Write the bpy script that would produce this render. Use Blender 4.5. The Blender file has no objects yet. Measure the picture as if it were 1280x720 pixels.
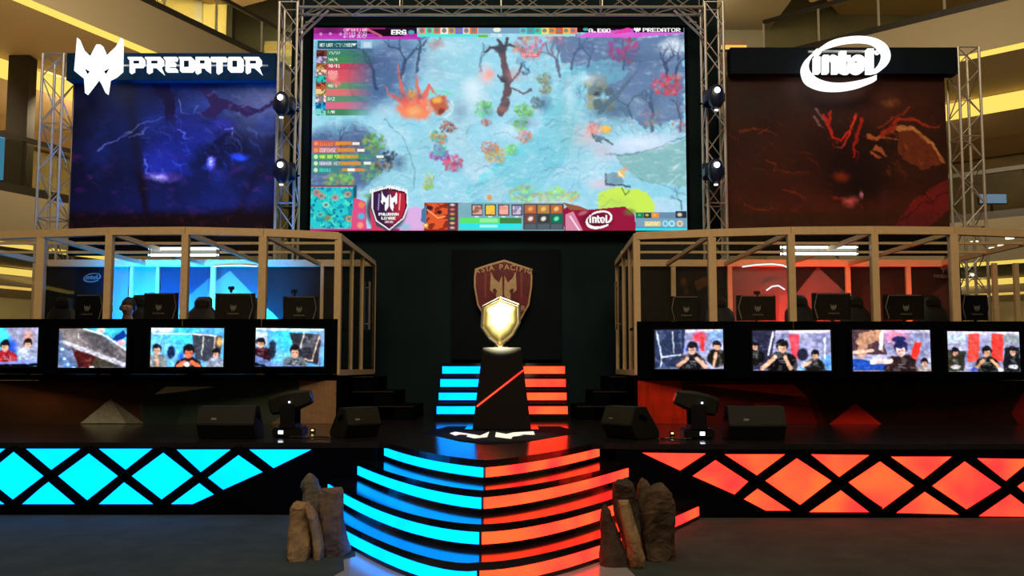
import bpy, bmesh, math, random
import numpy as np
from mathutils import Vector, Matrix
random.seed(7); RNG = np.random.default_rng(11)
C = bpy.context.scene
COL = C.collection
# ------------------------------------------------------------------ camera
F = 990.0; EYE = 1.64; Y0 = 391.0; HOR = 460.0
PT = math.atan((HOR - Y0) / F)
cp, sp = math.cos(PT), math.sin(PT)
def ray(px, py):
    u = (px - 640) / F; v = (Y0 - py) / F
    return Vector((u, cp - v * sp, sp + v * cp))
def P(px, py, Y):                    # point at depth Y that the photo shows at (px, py)
    d = ray(px, py); k = Y / d.y
    return Vector((d.x * k, Y, EYE + d.z * k))
def G(px, py, z=0.0):                # point on height z
    d = ray(px, py); k = (z - EYE) / d.z
    return Vector((d.x * k, d.y * k, z))
cam_d = bpy.data.cameras.new('camera'); cam = bpy.data.objects.new('camera', cam_d); COL.objects.link(cam)
cam.location = (0, 0, EYE); cam.rotation_euler = (math.pi / 2 + PT, 0, 0)
cam_d.sensor_width = 36; cam_d.lens = F / 1280 * 36; cam_d.shift_y = (Y0 - 360) / 1280
cam_d.clip_end = 300; C.camera = cam
C.view_settings.view_transform = 'Standard'; C.view_settings.look = 'None'
C.view_settings.exposure = 0; C.view_settings.gamma = 1; C.view_settings.use_curve_mapping = False
try:
    C.cycles.use_denoising = True; C.cycles.denoiser = 'OPENIMAGEDENOISE'
    C.cycles.max_bounces = 8; C.cycles.transparent_max_bounces = 24; C.cycles.sample_clamp_indirect = 4
    C.cycles.caustics_reflective = False; C.cycles.caustics_refractive = False
except Exception: pass
# ------------------------------------------------------------------ materials
def lin(c):
    return tuple(((x / 255) / 12.92 if x / 255 <= .04045 else ((x / 255 + .055) / 1.055) ** 2.4) for x in c)
def mat(name, rgb, rough=.5, metal=0, emit=None, es=1, noise=None, bump=0, nscale=8, spec=.5, coat=0):
    m = bpy.data.materials.new(name); m.use_nodes = True
    nt = m.node_tree; b = nt.nodes['Principled BSDF']
    b.inputs['Base Color'].default_value = (*rgb, 1); b.inputs['Roughness'].default_value = rough
    b.inputs['Metallic'].default_value = metal; b.inputs['Specular IOR Level'].default_value = spec
    b.inputs['Coat Weight'].default_value = coat
    if emit is not None:
        b.inputs['Emission Color'].default_value = (*emit, 1); b.inputs['Emission Strength'].default_value = es
    if noise is not None or bump:
        tc = nt.nodes.new('ShaderNodeTexCoord'); n = nt.nodes.new('ShaderNodeTexNoise')
        n.inputs['Scale'].default_value = nscale; n.inputs['Detail'].default_value = 6
        nt.links.new(tc.outputs['Object'], n.inputs['Vector'])
        if noise is not None:
            r = nt.nodes.new('ShaderNodeValToRGB')
            r.color_ramp.elements[0].position = .3; r.color_ramp.elements[1].position = .7
            r.color_ramp.elements[0].color = (*rgb, 1); r.color_ramp.elements[1].color = (*noise, 1)
            nt.links.new(n.outputs['Fac'], r.inputs['Fac']); nt.links.new(r.outputs['Color'], b.inputs['Base Color'])
        if bump:
            bp = nt.nodes.new('ShaderNodeBump'); bp.inputs['Strength'].default_value = bump
            bp.inputs['Distance'].default_value = .02
            nt.links.new(n.outputs['Fac'], bp.inputs['Height']); nt.links.new(bp.outputs['Normal'], b.inputs['Normal'])
    return m
def glow(name, rgb, s):
    m = bpy.data.materials.new(name); m.use_nodes = True; nt = m.node_tree
    nt.nodes.remove(nt.nodes['Principled BSDF']); e = nt.nodes.new('ShaderNodeEmission')
    e.inputs['Color'].default_value = (*rgb, 1); e.inputs['Strength'].default_value = s
    nt.links.new(e.outputs[0], nt.nodes['Material Output'].inputs[0]); return m
def glass(name, tint, fac=.06, rough=.02, k=.5):
    m = bpy.data.materials.new(name); m.use_nodes = True; nt = m.node_tree
    nt.nodes.remove(nt.nodes['Principled BSDF'])
    t = nt.nodes.new('ShaderNodeBsdfTransparent'); t.inputs[0].default_value = (*tint, 1)
    g = nt.nodes.new('ShaderNodeBsdfGlossy'); g.inputs['Roughness'].default_value = rough
    f = nt.nodes.new('ShaderNodeLayerWeight'); f.inputs[0].default_value = .25
    mm = nt.nodes.new('ShaderNodeMath'); mm.operation = 'MULTIPLY_ADD'
    mm.inputs[1].default_value = k; mm.inputs[2].default_value = fac
    mx = nt.nodes.new('ShaderNodeMixShader')
    nt.links.new(f.outputs['Fresnel'], mm.inputs[0]); nt.links.new(mm.outputs[0], mx.inputs[0])
    nt.links.new(t.outputs[0], mx.inputs[1]); nt.links.new(g.outputs[0], mx.inputs[2])
    nt.links.new(mx.outputs[0], nt.nodes['Material Output'].inputs[0]); return m
def picmat(name, emissive, gain=1.0, rough=.6):
    m = bpy.data.materials.new(name); m.use_nodes = True; nt = m.node_tree
    a = nt.nodes.new('ShaderNodeAttribute'); a.attribute_name = 'pic'
    b = nt.nodes['Principled BSDF']
    if emissive:
        nt.nodes.remove(b); e = nt.nodes.new('ShaderNodeEmission'); e.inputs['Strength'].default_value = gain
        nt.links.new(a.outputs['Color'], e.inputs['Color']); nt.links.new(e.outputs[0], nt.nodes['Material Output'].inputs[0])
        try: m.cycles.emission_sampling = 'NONE'
        except Exception: pass
    else:
        b.inputs['Roughness'].default_value = rough; b.inputs['Specular IOR Level'].default_value = .2
        nt.links.new(a.outputs['Color'], b.inputs['Base Color'])
    return m
M = {}
M['black'] = mat('matte_black', (.0012, .0015, .003), .8, noise=(.002, .0023, .004), nscale=5, spec=.03)
M['blackgloss'] = mat('gloss_black', (.004, .005, .007), .13, noise=(.006, .006, .009), nscale=3)
M['deck'] = mat('stage_vinyl', (.010, .009, .010), .17, noise=(.018, .014, .015), nscale=2.5)
M['blackplastic'] = mat('black_plastic', (.004, .004, .005), .5, noise=(.007, .007, .007), nscale=30, spec=.2)
M['speaker'] = mat('speaker_paint', (.008, .008, .006), .6, noise=(.013, .013, .009), nscale=40, bump=.1, spec=.25)
M['grille'] = mat('speaker_grille', (.012, .012, .012), .7, noise=(.03, .03, .03), nscale=160, bump=.3)
M['alu'] = mat('aluminium', (.78, .54, .28), .5, .0, noise=(.70, .48, .25), nscale=12)
M['truss'] = mat('truss_aluminium', (.55, .53, .48), .35, .5, noise=(.65, .62, .56), nscale=20)
M['gold'] = mat('polished_gold', (1.0, .80, .32), .33, 1, noise=(1, .85, .45), nscale=8)
M['silver'] = mat('silver', (.9, .85, .75), .2, 1, noise=(.8, .78, .7), nscale=10)
M['teal'] = mat('header_teal', (.002, .022, .050), .7, noise=(.004, .032, .065), nscale=2, spec=.1)
M['navy'] = mat('header_navy', (.003, .008, .014), .7, noise=(.006, .011, .02), nscale=2, spec=.1)
M['drape'] = mat('backdrop', (.006, .016, .020), .85, noise=(.010, .022, .026), nscale=1.2, spec=.1)
M['logo_panel'] = mat('logo_panel', (.003, .006, .008), .8, noise=(.005, .008, .010), nscale=2, spec=.08)
M['lampblue'] = mat('lamp_housing', (.006, .012, .045), .35, noise=(.01, .02, .07), nscale=12)
def led(name, a, b, s_):
    m = glow(name, a, s_); nt = m.node_tree; e = [n for n in nt.nodes if n.type == 'EMISSION'][0]
    g = nt.nodes.new('ShaderNodeNewGeometry'); n = nt.nodes.new('ShaderNodeTexNoise'); n.inputs['Scale'].default_value = 1.6; n.inputs['Detail'].default_value = 2
    r = nt.nodes.new('ShaderNodeValToRGB'); r.color_ramp.elements[0].position = .36; r.color_ramp.elements[1].position = .64
    r.color_ramp.elements[0].color = (*a, 1); r.color_ramp.elements[1].color = (*b, 1)
    nt.links.new(g.outputs['Position'], n.inputs['Vector']); nt.links.new(n.outputs['Fac'], r.inputs['Fac']); nt.links.new(r.outputs['Color'], e.inputs['Color']); return m
M['cyan'] = led('cyan_led', (.0, .235, 1), (.0, .285, 1), 3.9)
M['red'] = led('red_led', (1, .013, .012), (1, .042, .010), 4.3)
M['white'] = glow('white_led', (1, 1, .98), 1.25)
M['lens'] = glow('lens', (.75, .85, 1), 5)
M['tube'] = glow('tube', (.9, 1, .95), 3.5)
M['cove'] = glow('cove', (1, .70, .13), 1.15)
M['cove2'] = glow('cove_soft', (1, .60, .12), .95)
M['spotw'] = glow('downlight', (1, .9, .6), 3)
M['glass'] = glass('booth_glass', (.93, .95, .95), .025)
M['rglass'] = glass('rail_glass', (.72, .72, .62), .0, .25, .12)
M['vinyl'] = mat('white_vinyl', (.22, .24, .26), .2, noise=(.28, .30, .32), nscale=2)
M['emblem'] = mat('emblem_white', (.9, .9, .82), .5, noise=(.85, .85, .78), nscale=6)
M['carpet'] = mat('carpet', (.027, .040, .040), .95, noise=(.042, .056, .054), nscale=3, bump=.5, spec=.1)
M['plaster'] = mat('tan_plaster', (.42, .33, .21), .8, noise=(.46, .36, .23), nscale=.6)
M['fascia'] = mat('fascia_paint', (.36, .30, .20), .7, noise=(.38, .315, .21), nscale=.4)
M['soffit'] = mat('soffit_paint', (.50, .36, .20), .8, noise=(.46, .33, .18), nscale=.3)
M['darkcol'] = mat('dark_column', (.018, .014, .012), .5, noise=(.025, .018, .015), nscale=2, spec=.2)
M['darktrim'] = mat('dark_trim', (.02, .018, .015), .4, noise=(.03, .025, .02), nscale=5)
M['shop'] = mat('shopfront', (.60, .50, .24), .7, noise=(.42, .34, .17), nscale=.5)
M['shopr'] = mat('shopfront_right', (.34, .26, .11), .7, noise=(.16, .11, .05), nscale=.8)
M['yellowwall'] = mat('yellow_wall', (.72, .62, .26), .7, noise=(.62, .52, .22), nscale=.5)
M['tealwall'] = mat('teal_wall', (.10, .11, .08), .7, noise=(.20, .17, .10), nscale=.5)
M['brown'] = mat('rust_brown', (.20, .10, .05), .7, noise=(.16, .08, .04), nscale=1)
M['skin'] = mat('skin', (.45, .24, .16), .55, noise=(.5, .28, .19), nscale=20)
M['hair'] = mat('hair', (.012, .010, .009), .6, noise=(.02, .018, .016), nscale=60, bump=.4)
M['shirt'] = mat('shirt', (.015, .016, .02), .8, noise=(.1, .01, .01), nscale=6)
M['trousers'] = mat('trousers', (.02, .022, .03), .8, noise=(.03, .03, .04), nscale=9)
M['rim'] = mat('badge_rim', (.62, .42, .22), .35, .3, noise=(.5, .33, .17), nscale=20)
M['crimson'] = mat('badge_face', (.20, .016, .016), .35, noise=(.09, .008, .016), nscale=6)
M['silvertrim'] = mat('silver_trim', (.45, .42, .36), .35, .3, noise=(.4, .37, .3), nscale=9)
M['cable'] = mat('cable', (.01, .01, .01), .5, noise=(.02, .02, .02), nscale=9)
M['blueshop'] = glow('shop_screen', (.1, .45, .9), .8)
def rockmat(n, a, b): return mat(n, a, .9, noise=b, nscale=9, bump=1.0, spec=.2)
# ------------------------------------------------------------------ mesh builder
ORG = {}
def tag(o, label=None, cat=None, group=None, kind=None):
    if label: o['label'] = label
    if cat: o['category'] = cat
    if group: o['group'] = group
    if kind: o['kind'] = kind
    return o
def empty(name, loc, label=None, cat=None, group=None):
    o = bpy.data.objects.new(name, None); COL.objects.link(o); o.location = loc
    o.empty_display_size = .1; ORG[o.name] = Vector(loc); return tag(o, label, cat, group)
class MB:
    def __init__(s): s.v = []; s.f = []; s.mi = []; s.cur = 0
    def add(s, vs, fs):
        n = len(s.v); s.v += [tuple(v) for v in vs]; s.f += [tuple(i + n for i in f) for f in fs]
        s.mi += [s.cur] * len(fs); return s
    def box(s, lo, hi):
        (a, b, c), (d, e, f) = lo, hi
        return s.add([(a,b,c),(d,b,c),(d,e,c),(a,e,c),(a,b,f),(d,b,f),(d,e,f),(a,e,f)],
                     [(0,3,2,1),(4,5,6,7),(0,1,5,4),(1,2,6,5),(2,3,7,6),(3,0,4,7)])
    def cbox(s, c, sz, M4=None):
        x, y, z = sz[0]/2, sz[1]/2, sz[2]/2
        vs = [Vector(p) for p in [(-x,-y,-z),(x,-y,-z),(x,y,-z),(-x,y,-z),(-x,-y,z),(x,-y,z),(x,y,z),(-x,y,z)]]
        if M4 is not None: vs = [M4 @ v for v in vs]
        return s.add([v + Vector(c) for v in vs], [(0,3,2,1),(4,5,6,7),(0,1,5,4),(1,2,6,5),(2,3,7,6),(3,0,4,7)])
    def beam(s, p, q, w, h=None, up=(0,0,1)):     # rectangular bar
        h = h or w; p = Vector(p); q = Vector(q); d = (q - p).normalized(); u = Vector(up)
        if abs(d.dot(u)) > .98: u = Vector((0, 1, 0))
        r = d.cross(u).normalized(); u = r.cross(d).normalized()
        vs = []
        for e in (p, q):
            for a, b in ((-1,-1),(1,-1),(1,1),(-1,1)): vs.append(e + r*a*w/2 + u*b*h/2)
        return s.add(vs, [(3,2,1,0),(4,5,6,7),(0,1,5,4),(1,2,6,5),(2,3,7,6),(3,0,4,7)])
    def tube(s, p, q, r, n=8, r2=None):
        r2 = r if r2 is None else r2
        p = Vector(p); q = Vector(q); d = (q - p).normalized(); u = Vector((0,0,1)) if abs(d.z) < .9 else Vector((1,0,0))
        a = d.cross(u).normalized(); b = a.cross(d)
        vs = [e + (a*math.cos(2*math.pi*i/n) + b*math.sin(2*math.pi*i/n))*rr for e, rr in ((p, r), (q, r2)) for i in range(n)]
        fs = [(i, (i+1) % n, n+(i+1) % n, n+i) for i in range(n)] + [tuple(range(n))[::-1], tuple(range(n, 2*n))]
        return s.add(vs, fs)
    def path(s, pts, r, n=6):
        for a, b in zip(pts[:-1], pts[1:]): s.tube(a, b, r, n)
        return s
    def prism(s, pts, off):                        # polygon (3D pts) extruded by vector off
        n = len(pts); off = Vector(off); vs = [Vector(p) for p in pts] + [Vector(p) + off for p in pts]
        return s.add(vs, [tuple(range(n)), tuple(range(n, 2*n))[::-1]] + [(i, (i+1) % n, n+(i+1) % n, n+i) for i in range(n)])
    def loft(s, rings, cap=True):
        n = len(rings[0]); vs = [v for r in rings for v in r]; fs = []
        for k in range(len(rings)-1):
            for i in range(n): fs.append((k*n+i, k*n+(i+1) % n, (k+1)*n+(i+1) % n, (k+1)*n+i))
        if cap: fs += [tuple(range(n))[::-1], tuple(range(len(vs)-n, len(vs)))]
        return s.add(vs, fs)
    def build(s, name, m, parent=None, label=None, cat=None, group=None, kind=None, smooth=False, bevel=0, recalc=True):
        ms = m if isinstance(m, (list, tuple)) else [m]
        if parent is not None: org = ORG[parent.name]
        else:
            a = np.array(s.v); org = Vector(((a[:,0].min()+a[:,0].max())/2, (a[:,1].min()+a[:,1].max())/2, a[:,2].min()))
        me = bpy.data.meshes.new(name)
        me.from_pydata([tuple(Vector(v) - org) for v in s.v], [], s.f)
        for mm in ms: me.materials.append(mm)
        if len(ms) > 1: me.polygons.foreach_set('material_index', s.mi)
        if recalc:
            bm = bmesh.new(); bm.from_mesh(me); bmesh.ops.recalc_face_normals(bm, faces=bm.faces)
            if bevel:
                bmesh.ops.bevel(bm, geom=[e for e in bm.edges if e.calc_face_angle(0) > .5], offset=bevel, segments=2, affect='EDGES')
            bm.to_mesh(me); bm.free()
        if smooth: me.polygons.foreach_set('use_smooth', [True]*len(me.polygons))
        o = bpy.data.objects.new(name, me); COL.objects.link(o)
        if parent is not None: o.parent = parent; ORG[o.name] = org
        else: o.location = org; ORG[o.name] = Vector(org)
        tag(o, label, cat, group, kind); return o
def struct(mb, name, m, **k): return mb.build(name, m, None, kind='structure', **k)
def copy_tree(o, parent=None):
    c = o.copy(); COL.objects.link(c)
    if parent is not None: c.parent = parent
    for ch in [x for x in COL.objects if x.parent == o]: copy_tree(ch, c)
    return c
# ------------------------------------------------------------------ picture painter (pictures shown on screens, prints)
FONT = {k: bytes.fromhex(v) for k, v in dict(A='7E1111117E',B='7F49494936',C='3E41414122',D='7F4141221C',E='7F49494941',F='7F09090901',G='3E4149497A',H='7F0808087F',
 I='00417F4100',J='2040413F01',K='7F08142241',L='7F40404040',M='7F020C027F',N='7F0408107F',O='3E4141413E',P='7F09090906',Q='3E4151215E',R='7F09192946',S='4649494931',
 T='01017F0101',U='3F4040403F',V='1F2040201F',W='3F4038403F',X='6314081463',Y='0708700807',Z='6151494543').items()}
FONT.update({k: bytes.fromhex(v) for k, v in {'0':'3E5149453E','1':'00427F4000','2':'4261514946','3':'2141454B31','4':'1814127F10','5':'2745454539','6':'3C4A494930',
 '7':'0171090503','8':'3649494936','9':'064949291E','/':'2010080402','.':'0060600000',':':'0036360000',' ':'0000000000'}.items()})
class Cv:
    def __init__(s, x0, y0, x1, y1, k, bg):
        s.x0, s.y0, s.x1, s.y1 = x0, y0, x1, y1
        s.w = int((x1-x0)*k)+1; s.h = int((y1-y0)*k)+1
        s.X, s.Y = np.meshgrid(np.linspace(x0, x1, s.w), np.linspace(y0, y1, s.h))
        s.a = np.empty((s.h, s.w, 3)); s.a[:] = bg
        s.px = 1.0/k
    def mix(s, m, col): m = np.clip(m, 0, 1)[..., None]; s.a = s.a*(1-m) + np.asarray(col, float)*m; return s
    def noise(s, sx, sy=None, seed=0, oct=4):
        sy = sy or sx; r = np.random.default_rng(seed); out = 0; amp = 1; tot = 0
        for o in range(oct):
            gx, gy = s.X/sx*2**o, s.Y/sy*2**o
            g = r.random((64, 64)); ix, iy = np.floor(gx).astype(int), np.floor(gy).astype(int)
            fx, fy = gx-ix, gy-iy; fx = fx*fx*(3-2*fx); fy = fy*fy*(3-2*fy)
            q = lambda a, b: g[(iy+b) % 64, (ix+a) % 64]
            out = out + amp*((q(0,0)*(1-fx)+q(1,0)*fx)*(1-fy)+(q(0,1)*(1-fx)+q(1,1)*fx)*fy); tot += amp; amp *= .5
        return out/tot
    def sub(s, x0, y0, x1, y1):
        kx = (s.w-1)/(s.x1-s.x0); ky = (s.h-1)/(s.y1-s.y0)
        i0, i1 = max(0, int((x0-s.x0)*kx)-1), min(s.w, int((x1-s.x0)*kx)+3); j0, j1 = max(0, int((y0-s.y0)*ky)-1), min(s.h, int((y1-s.y0)*ky)+3)
        if i1 <= i0 or j1 <= j0: return None
        q = object.__new__(Cv); sl = (slice(j0, j1), slice(i0, i1)); q.X, q.Y, q.px = s.X[sl], s.Y[sl], s.px; q.a = s.a[sl]; q.sl = sl; return q
    def ell(s, cx, cy, rx, ry, col, al=1, soft=.15, rot=0, n=0, seed=0):
        R_ = max(rx, ry)*(1.3+n+soft*.5); w = s.sub(cx-R_, cy-R_, cx+R_, cy+R_)
        if w is None: return s
        c, d = math.cos(math.radians(rot)), math.sin(math.radians(rot))
        dx, dy = w.X-cx, w.Y-cy; u = (dx*c+dy*d)/rx; v = (-dx*d+dy*c)/ry; r = np.sqrt(u*u+v*v)
        if n: r = r + n*(w.noise(max(rx, ry)*.5, seed=seed or abs(int(cx*7+cy)))-.5)*2
        w.mix(np.clip((1-r)/soft+.5*(soft < .5), 0, 1)*al, col); s.a[w.sl] = w.a; return s
    def inside(s, pts):
        m = np.zeros(s.X.shape, bool); n = len(pts)
        for i in range(n):
            (x1, y1), (x2, y2) = pts[i], pts[(i+1) % n]
            if y1 == y2: continue
            m ^= ((y1 > s.Y) != (y2 > s.Y)) & (s.X < (x2-x1)*(s.Y-y1)/(y2-y1)+x1)
        return m
    def poly(s, pts, col, al=1, n=0):
        if n:
            X, Y = s.X, s.Y; s.X = X+(s.noise(8, seed=3)-.5)*2*n; s.Y = Y+(s.noise(8, seed=4)-.5)*2*n
            m = s.inside(pts); s.X, s.Y = X, Y
        else: m = s.inside(pts)
        return s.mix(m*al, col)
    def rect(s, x0, y0, x1, y1, col, al=1):
        q = s.sub(x0, y0, x1, y1)
        if q is not None: q.mix(((q.X >= x0) & (q.X < x1) & (q.Y >= y0) & (q.Y < y1))*al, col); s.a[q.sl] = q.a
        return s
    def line(s, pts, w, col, al=1, w2=None):
        n = len(pts)-1
        for i in range(n):
            (x1, y1), (x2, y2) = pts[i], pts[i+1]; L = (x2-x1)**2+(y2-y1)**2 or 1e-6
            m_ = max(w, w2 or 0)/2+1.5; q = s.sub(min(x1, x2)-m_, min(y1, y2)-m_, max(x1, x2)+m_, max(y1, y2)+m_)
            if q is None: continue
            t = np.clip(((q.X-x1)*(x2-x1)+(q.Y-y1)*(y2-y1))/L, 0, 1)
            d = np.hypot(q.X-x1-t*(x2-x1), q.Y-y1-t*(y2-y1)); ww = w if w2 is None else w+(w2-w)*(i+t)/n
            q.mix(np.clip((ww/2-d)/s.px+.5, 0, 1)*al, col); s.a[q.sl] = q.a
        return s
    def warp(s, amt, scale, seed=40):
        kx = (s.w-1)/(s.x1-s.x0)
        dx = (s.noise(scale, seed=seed)-.5)*2*amt*kx; dy = (s.noise(scale, seed=seed+1)-.5)*2*amt*kx
        j, i = np.mgrid[0:s.h, 0:s.w]; fi = np.clip(i+dx, 0, s.w-1.001); fj = np.clip(j+dy, 0, s.h-1.001)
        i0, j0 = fi.astype(int), fj.astype(int); u, v = (fi-i0)[..., None], (fj-j0)[..., None]; a = s.a
        s.a = (a[j0, i0]*(1-u)+a[j0, i0+1]*u)*(1-v)+(a[j0+1, i0]*(1-u)+a[j0+1, i0+1]*u)*v; return s
    def blur(s, n=1):
        for _ in range(n):
            p = np.pad(s.a, ((1,1),(1,1),(0,0)), 'edge'); s.a = (p[1:-1,1:-1]*2+p[:-2,1:-1]+p[2:,1:-1]+p[1:-1,:-2]+p[1:-1,2:])/6
        return s
    def strokes(s, n, L, w, cols, seed, box=None, al=.5, ang=0, spread=.6):
        q = random.Random(seed); x0, y0, x1, y1 = box or (s.x0, s.y0, s.x1, s.y1)
        for _ in range(n):
            x, y, a = q.uniform(x0, x1), q.uniform(y0, y1), math.radians(ang)+q.gauss(0, spread); l = L*q.uniform(.4, 1.2)
            s.line([(x, y), (x+l*.5*math.cos(a), y+l*.5*math.sin(a)), (x+l*math.cos(a+.4), y+l*math.sin(a+.4))], w*q.uniform(.5, 1.3), q.choice(cols), al*q.uniform(.4, 1), .2)
        return s
    def text(s, t, x, y, h, col, al=1, cw=None, bold=.35, slope=None):
        p = h/7; cw = cw or p*6
        for i, ch in enumerate(t):
            g = FONT.get(ch, FONT[' ']); yy = y+(slope(i) if slope else 0)
            for c in range(5):
                for r in range(7):
                    if g[c] >> r & 1:
                        pw = cw/6; s.rect(x+i*cw+c*pw-bold*p*.5, yy+r*p, x+i*cw+(c+1)*pw+bold*p*.5, yy+(r+1)*p, col, al)
        return s
    def tree(s, x, y, h, col, seed):
        r = random.Random(seed)
        def br(x, y, a, l, w):
            x2, y2 = x+l*math.cos(a), y-l*math.sin(a); s.line([(x, y), (x2, y2)], w, col, .85)
            if l > h*.12:
                for k in range(2): br(x2, y2, a+r.uniform(-.9, .9), l*r.uniform(.6, .8), w*.62)
        br(x, y, math.pi/2+r.uniform(-.3, .3), h*.38, h*.07)
    def foliage(s, x, y, r, cols, seed, n=34):
        n = int(n*1.9); s.ell(x+r*.25, y+r*.35, r*1.1, r*.7, (70,110,140), .45, .9)
        q = random.Random(seed)
        for i in range(n):
            a = q.uniform(0, 6.28); d = r*math.sqrt(q.random()); c = q.choice(cols)
            s.ell(x+d*math.cos(a), y+d*math.sin(a)*.8, r*q.uniform(.12, .30), r*q.uniform(.09, .22), tuple(v*q.uniform(.6, 1.12) for v in c), .75, .7, q.uniform(0, 180), .3, i+1)
    def mesh(s, name, corner, m, parent, label=None, kind=None):
        """corner(u, v) gives the 3D point for fractions u, v (v down)"""
        h, w = s.h, s.w; tl, tr, bl, br = [np.array(corner(u, v)) for u, v in ((0,0),(1,0),(0,1),(1,1))]
        u = np.linspace(0, 1, w)[None, :, None]; v = np.linspace(0, 1, h)[:, None, None]
        co = (tl*(1-u)+tr*u)*(1-v)+(bl*(1-u)+br*u)*v
        org = ORG[parent.name] if parent is not None else Vector(co.reshape(-1, 3).mean(0))
        co = co.reshape(-1, 3)-np.array(org)
        i = np.arange((h-1)*(w-1)); r, c = i//(w-1), i % (w-1); a = r*w+c
        q = np.stack([a, a+w, a+w+1, a+1], 1)
        me = bpy.data.meshes.new(name); me.vertices.add(h*w); me.vertices.foreach_set('co', co.ravel())
        me.loops.add(q.size); me.loops.foreach_set('vertex_index', q.ravel().astype(np.int32))
        me.polygons.add(len(q)); me.polygons.foreach_set('loop_start', np.arange(0, q.size, 4, dtype=np.int32))
        me.update(calc_edges=True)
        at = me.color_attributes.new('pic', 'FLOAT_COLOR', 'POINT'); z = np.clip(s.a, 0, 255)/255
        z = np.where(z <= .04045, z/12.92, ((z+.055)/1.055)**2.4); rgba = np.concatenate([z, np.ones((h, w, 1))], 2)
        at.data.foreach_set('color', rgba.ravel().astype(np.float32)); me.materials.append(m)
        o = bpy.data.objects.new(name, me); COL.objects.link(o)
        if parent is not None: o.parent = parent; ORG[o.name] = org
        else: o.location = org; ORG[o.name] = org
        tag(o, label, None, None, kind); return o
# predator emblem outline, unit width, y up, origin centre
PMK = [((x-124.9)/57, (84-y)/57) for x, y in [(98.3,48.5),(104.4,62.3),(115.5,72.5),(122.7,57.3),(127.7,57.3),(134.8,72.5),(147,60.3),(153.1,48.5),
      (153.8,90),(146,97),(138.5,101),(136.5,119.2),(131,108),(125,99),(119,108),(110.9,119.2),(109,101),(104,97),(96.3,90.8)]]
PMK_L = [((x-124.9)/57, (84-y)/57) for x, y in [(98.3,48.5),(104.4,62.3),(115.5,72.5),(122.2,57.3),(123.2,99),(119,108),(110.9,119.2),(109,97),(112,90),(106,84),(102,88),(104,95),(96.3,88)]]
PMK_R = [(-x, y) for x, y in PMK_L]
# ================================================================== STAGE
DZ = .8
def bez(a, m, b, n=14):               # curve through a, m (middle), b
    cx, cy = 2*m[0]-.5*(a[0]+b[0]), 2*m[1]-.5*(a[1]+b[1])
    return [((1-t)**2*a[0]+2*t*(1-t)*cx+t*t*b[0], (1-t)**2*a[1]+2*t*(1-t)*cy+t*t*b[1]) for t in [i/n for i in range(n+1)]]
RIS = []                              # risers of the podium: left end, middle, vertex, middle, right end (plan)
for k, (la, lm, vx, rm, ra) in enumerate([
    ((-1.45, 9.13), (-.85, 7.98), (-.25, 7.31), (.32, 7.92), (.98, 9.05)),
    ((-1.75, 9.05), (-.90, 7.50), (-.25, 6.84), (.44, 7.50), (1.34, 8.95)),
    ((-2.08, 9.05), (-1.06, 7.12), (-.25, 6.40), (.56, 7.06), (1.68, 8.90)),
    ((-2.40, 9.05), (-1.02, 6.62), (-.25, 6.00), (.62, 6.68), (2.02, 8.72))]):
    RIS.append((bez(la, lm, vx), bez(vx, rm, ra)))
deck = empty('stage', (0, 12, 0), 'wide dark glossy stage with a pointed round front between two glowing lattice fronts', 'stage')
curve0 = RIS[0][0] + RIS[0][1][1:]
out = [(-11, 9.03), (-1.50, 9.03)] + [(x, y) for x, y in curve0 if y < 9.05] + [(1.02, 8.93), (1.3, 8.86), (11, 8.86), (11, 16.11), (-11, 16.11)]
MB().prism([(x, y, .74) for x, y in out], (0, 0, .06)).build('deck', M['deck'], deck)
MB().box((-11, 9.2, 0), (11, 9.3, .74)).box((-11, 9.3, 0), (-10.9, 16.1, .74)).box((10.9, 9.3, 0), (11, 16.1, .74)).build('support', M['black'], deck)
# tiers under the podium
def tier(k, z0, z1):
    L, R = RIS[k]; pts = L + R[1:]
    pl = [(x, y, z0) for x, y in pts] + [(pts[-1][0], 9.2, z0), (pts[0][0], 9.2, z0)]
    return MB().prism(pl, (0, 0, z1-z0))
def band(mb, pts, z0, z1, t=.012):
    for (a, b), (c, d) in zip(pts[:-1], pts[1:]):
        mb.add([(a,b,z0),(c,d,z0),(c,d,z1),(a,b,z1)], [(0,1,2,3)])
def offset(pts, d):
    o = []
    for i, p in enumerate(pts):
        a = pts[max(i-1, 0)]; b = pts[min(i+1, len(pts)-1)]; tx, ty = b[0]-a[0], b[1]-a[1]; l = math.hypot(tx, ty)
        o.append((p[0]+ty/l*d, p[1]-tx/l*d))
    return o
for k in range(4):
    z1 = .8-.2*k; z0 = z1-.2
    tier(k, z0+.002, z1-(.061 if k == 0 else 0)).build('step', M['blackgloss'], deck)
    for side, (pts, m) in enumerate(((RIS[k][0], 'cyan'), (RIS[k][1], 'red'))):
        q = offset(pts, .010); q = [p for p in q if p[1] < 9.15]
        q = [(min(p[0], -.262), p[1]) if side == 0 else (max(p[0], -.240), p[1]) for p in q]
        mb = MB(); zz0, zz1 = z0+.045, z1-(.062 if k else .068)
        q2 = offset(pts, -.01)[:len(q)] if side else offset(pts, -.01)[-len(q):]
        q2 = [(min(p[0], -.262), p[1]) if side == 0 else (max(p[0], -.240), p[1]) for p in q2]
        mb.loft([[(a[0], a[1], zz0), (a[0], a[1], zz1), (b[0], b[1], zz1), (b[0], b[1], zz0)] for a, b in zip(q, q2)])
        mb.build('light_strip', M[m], deck, label=('cyan' if side == 0 else 'red') + ' glowing strip')
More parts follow.
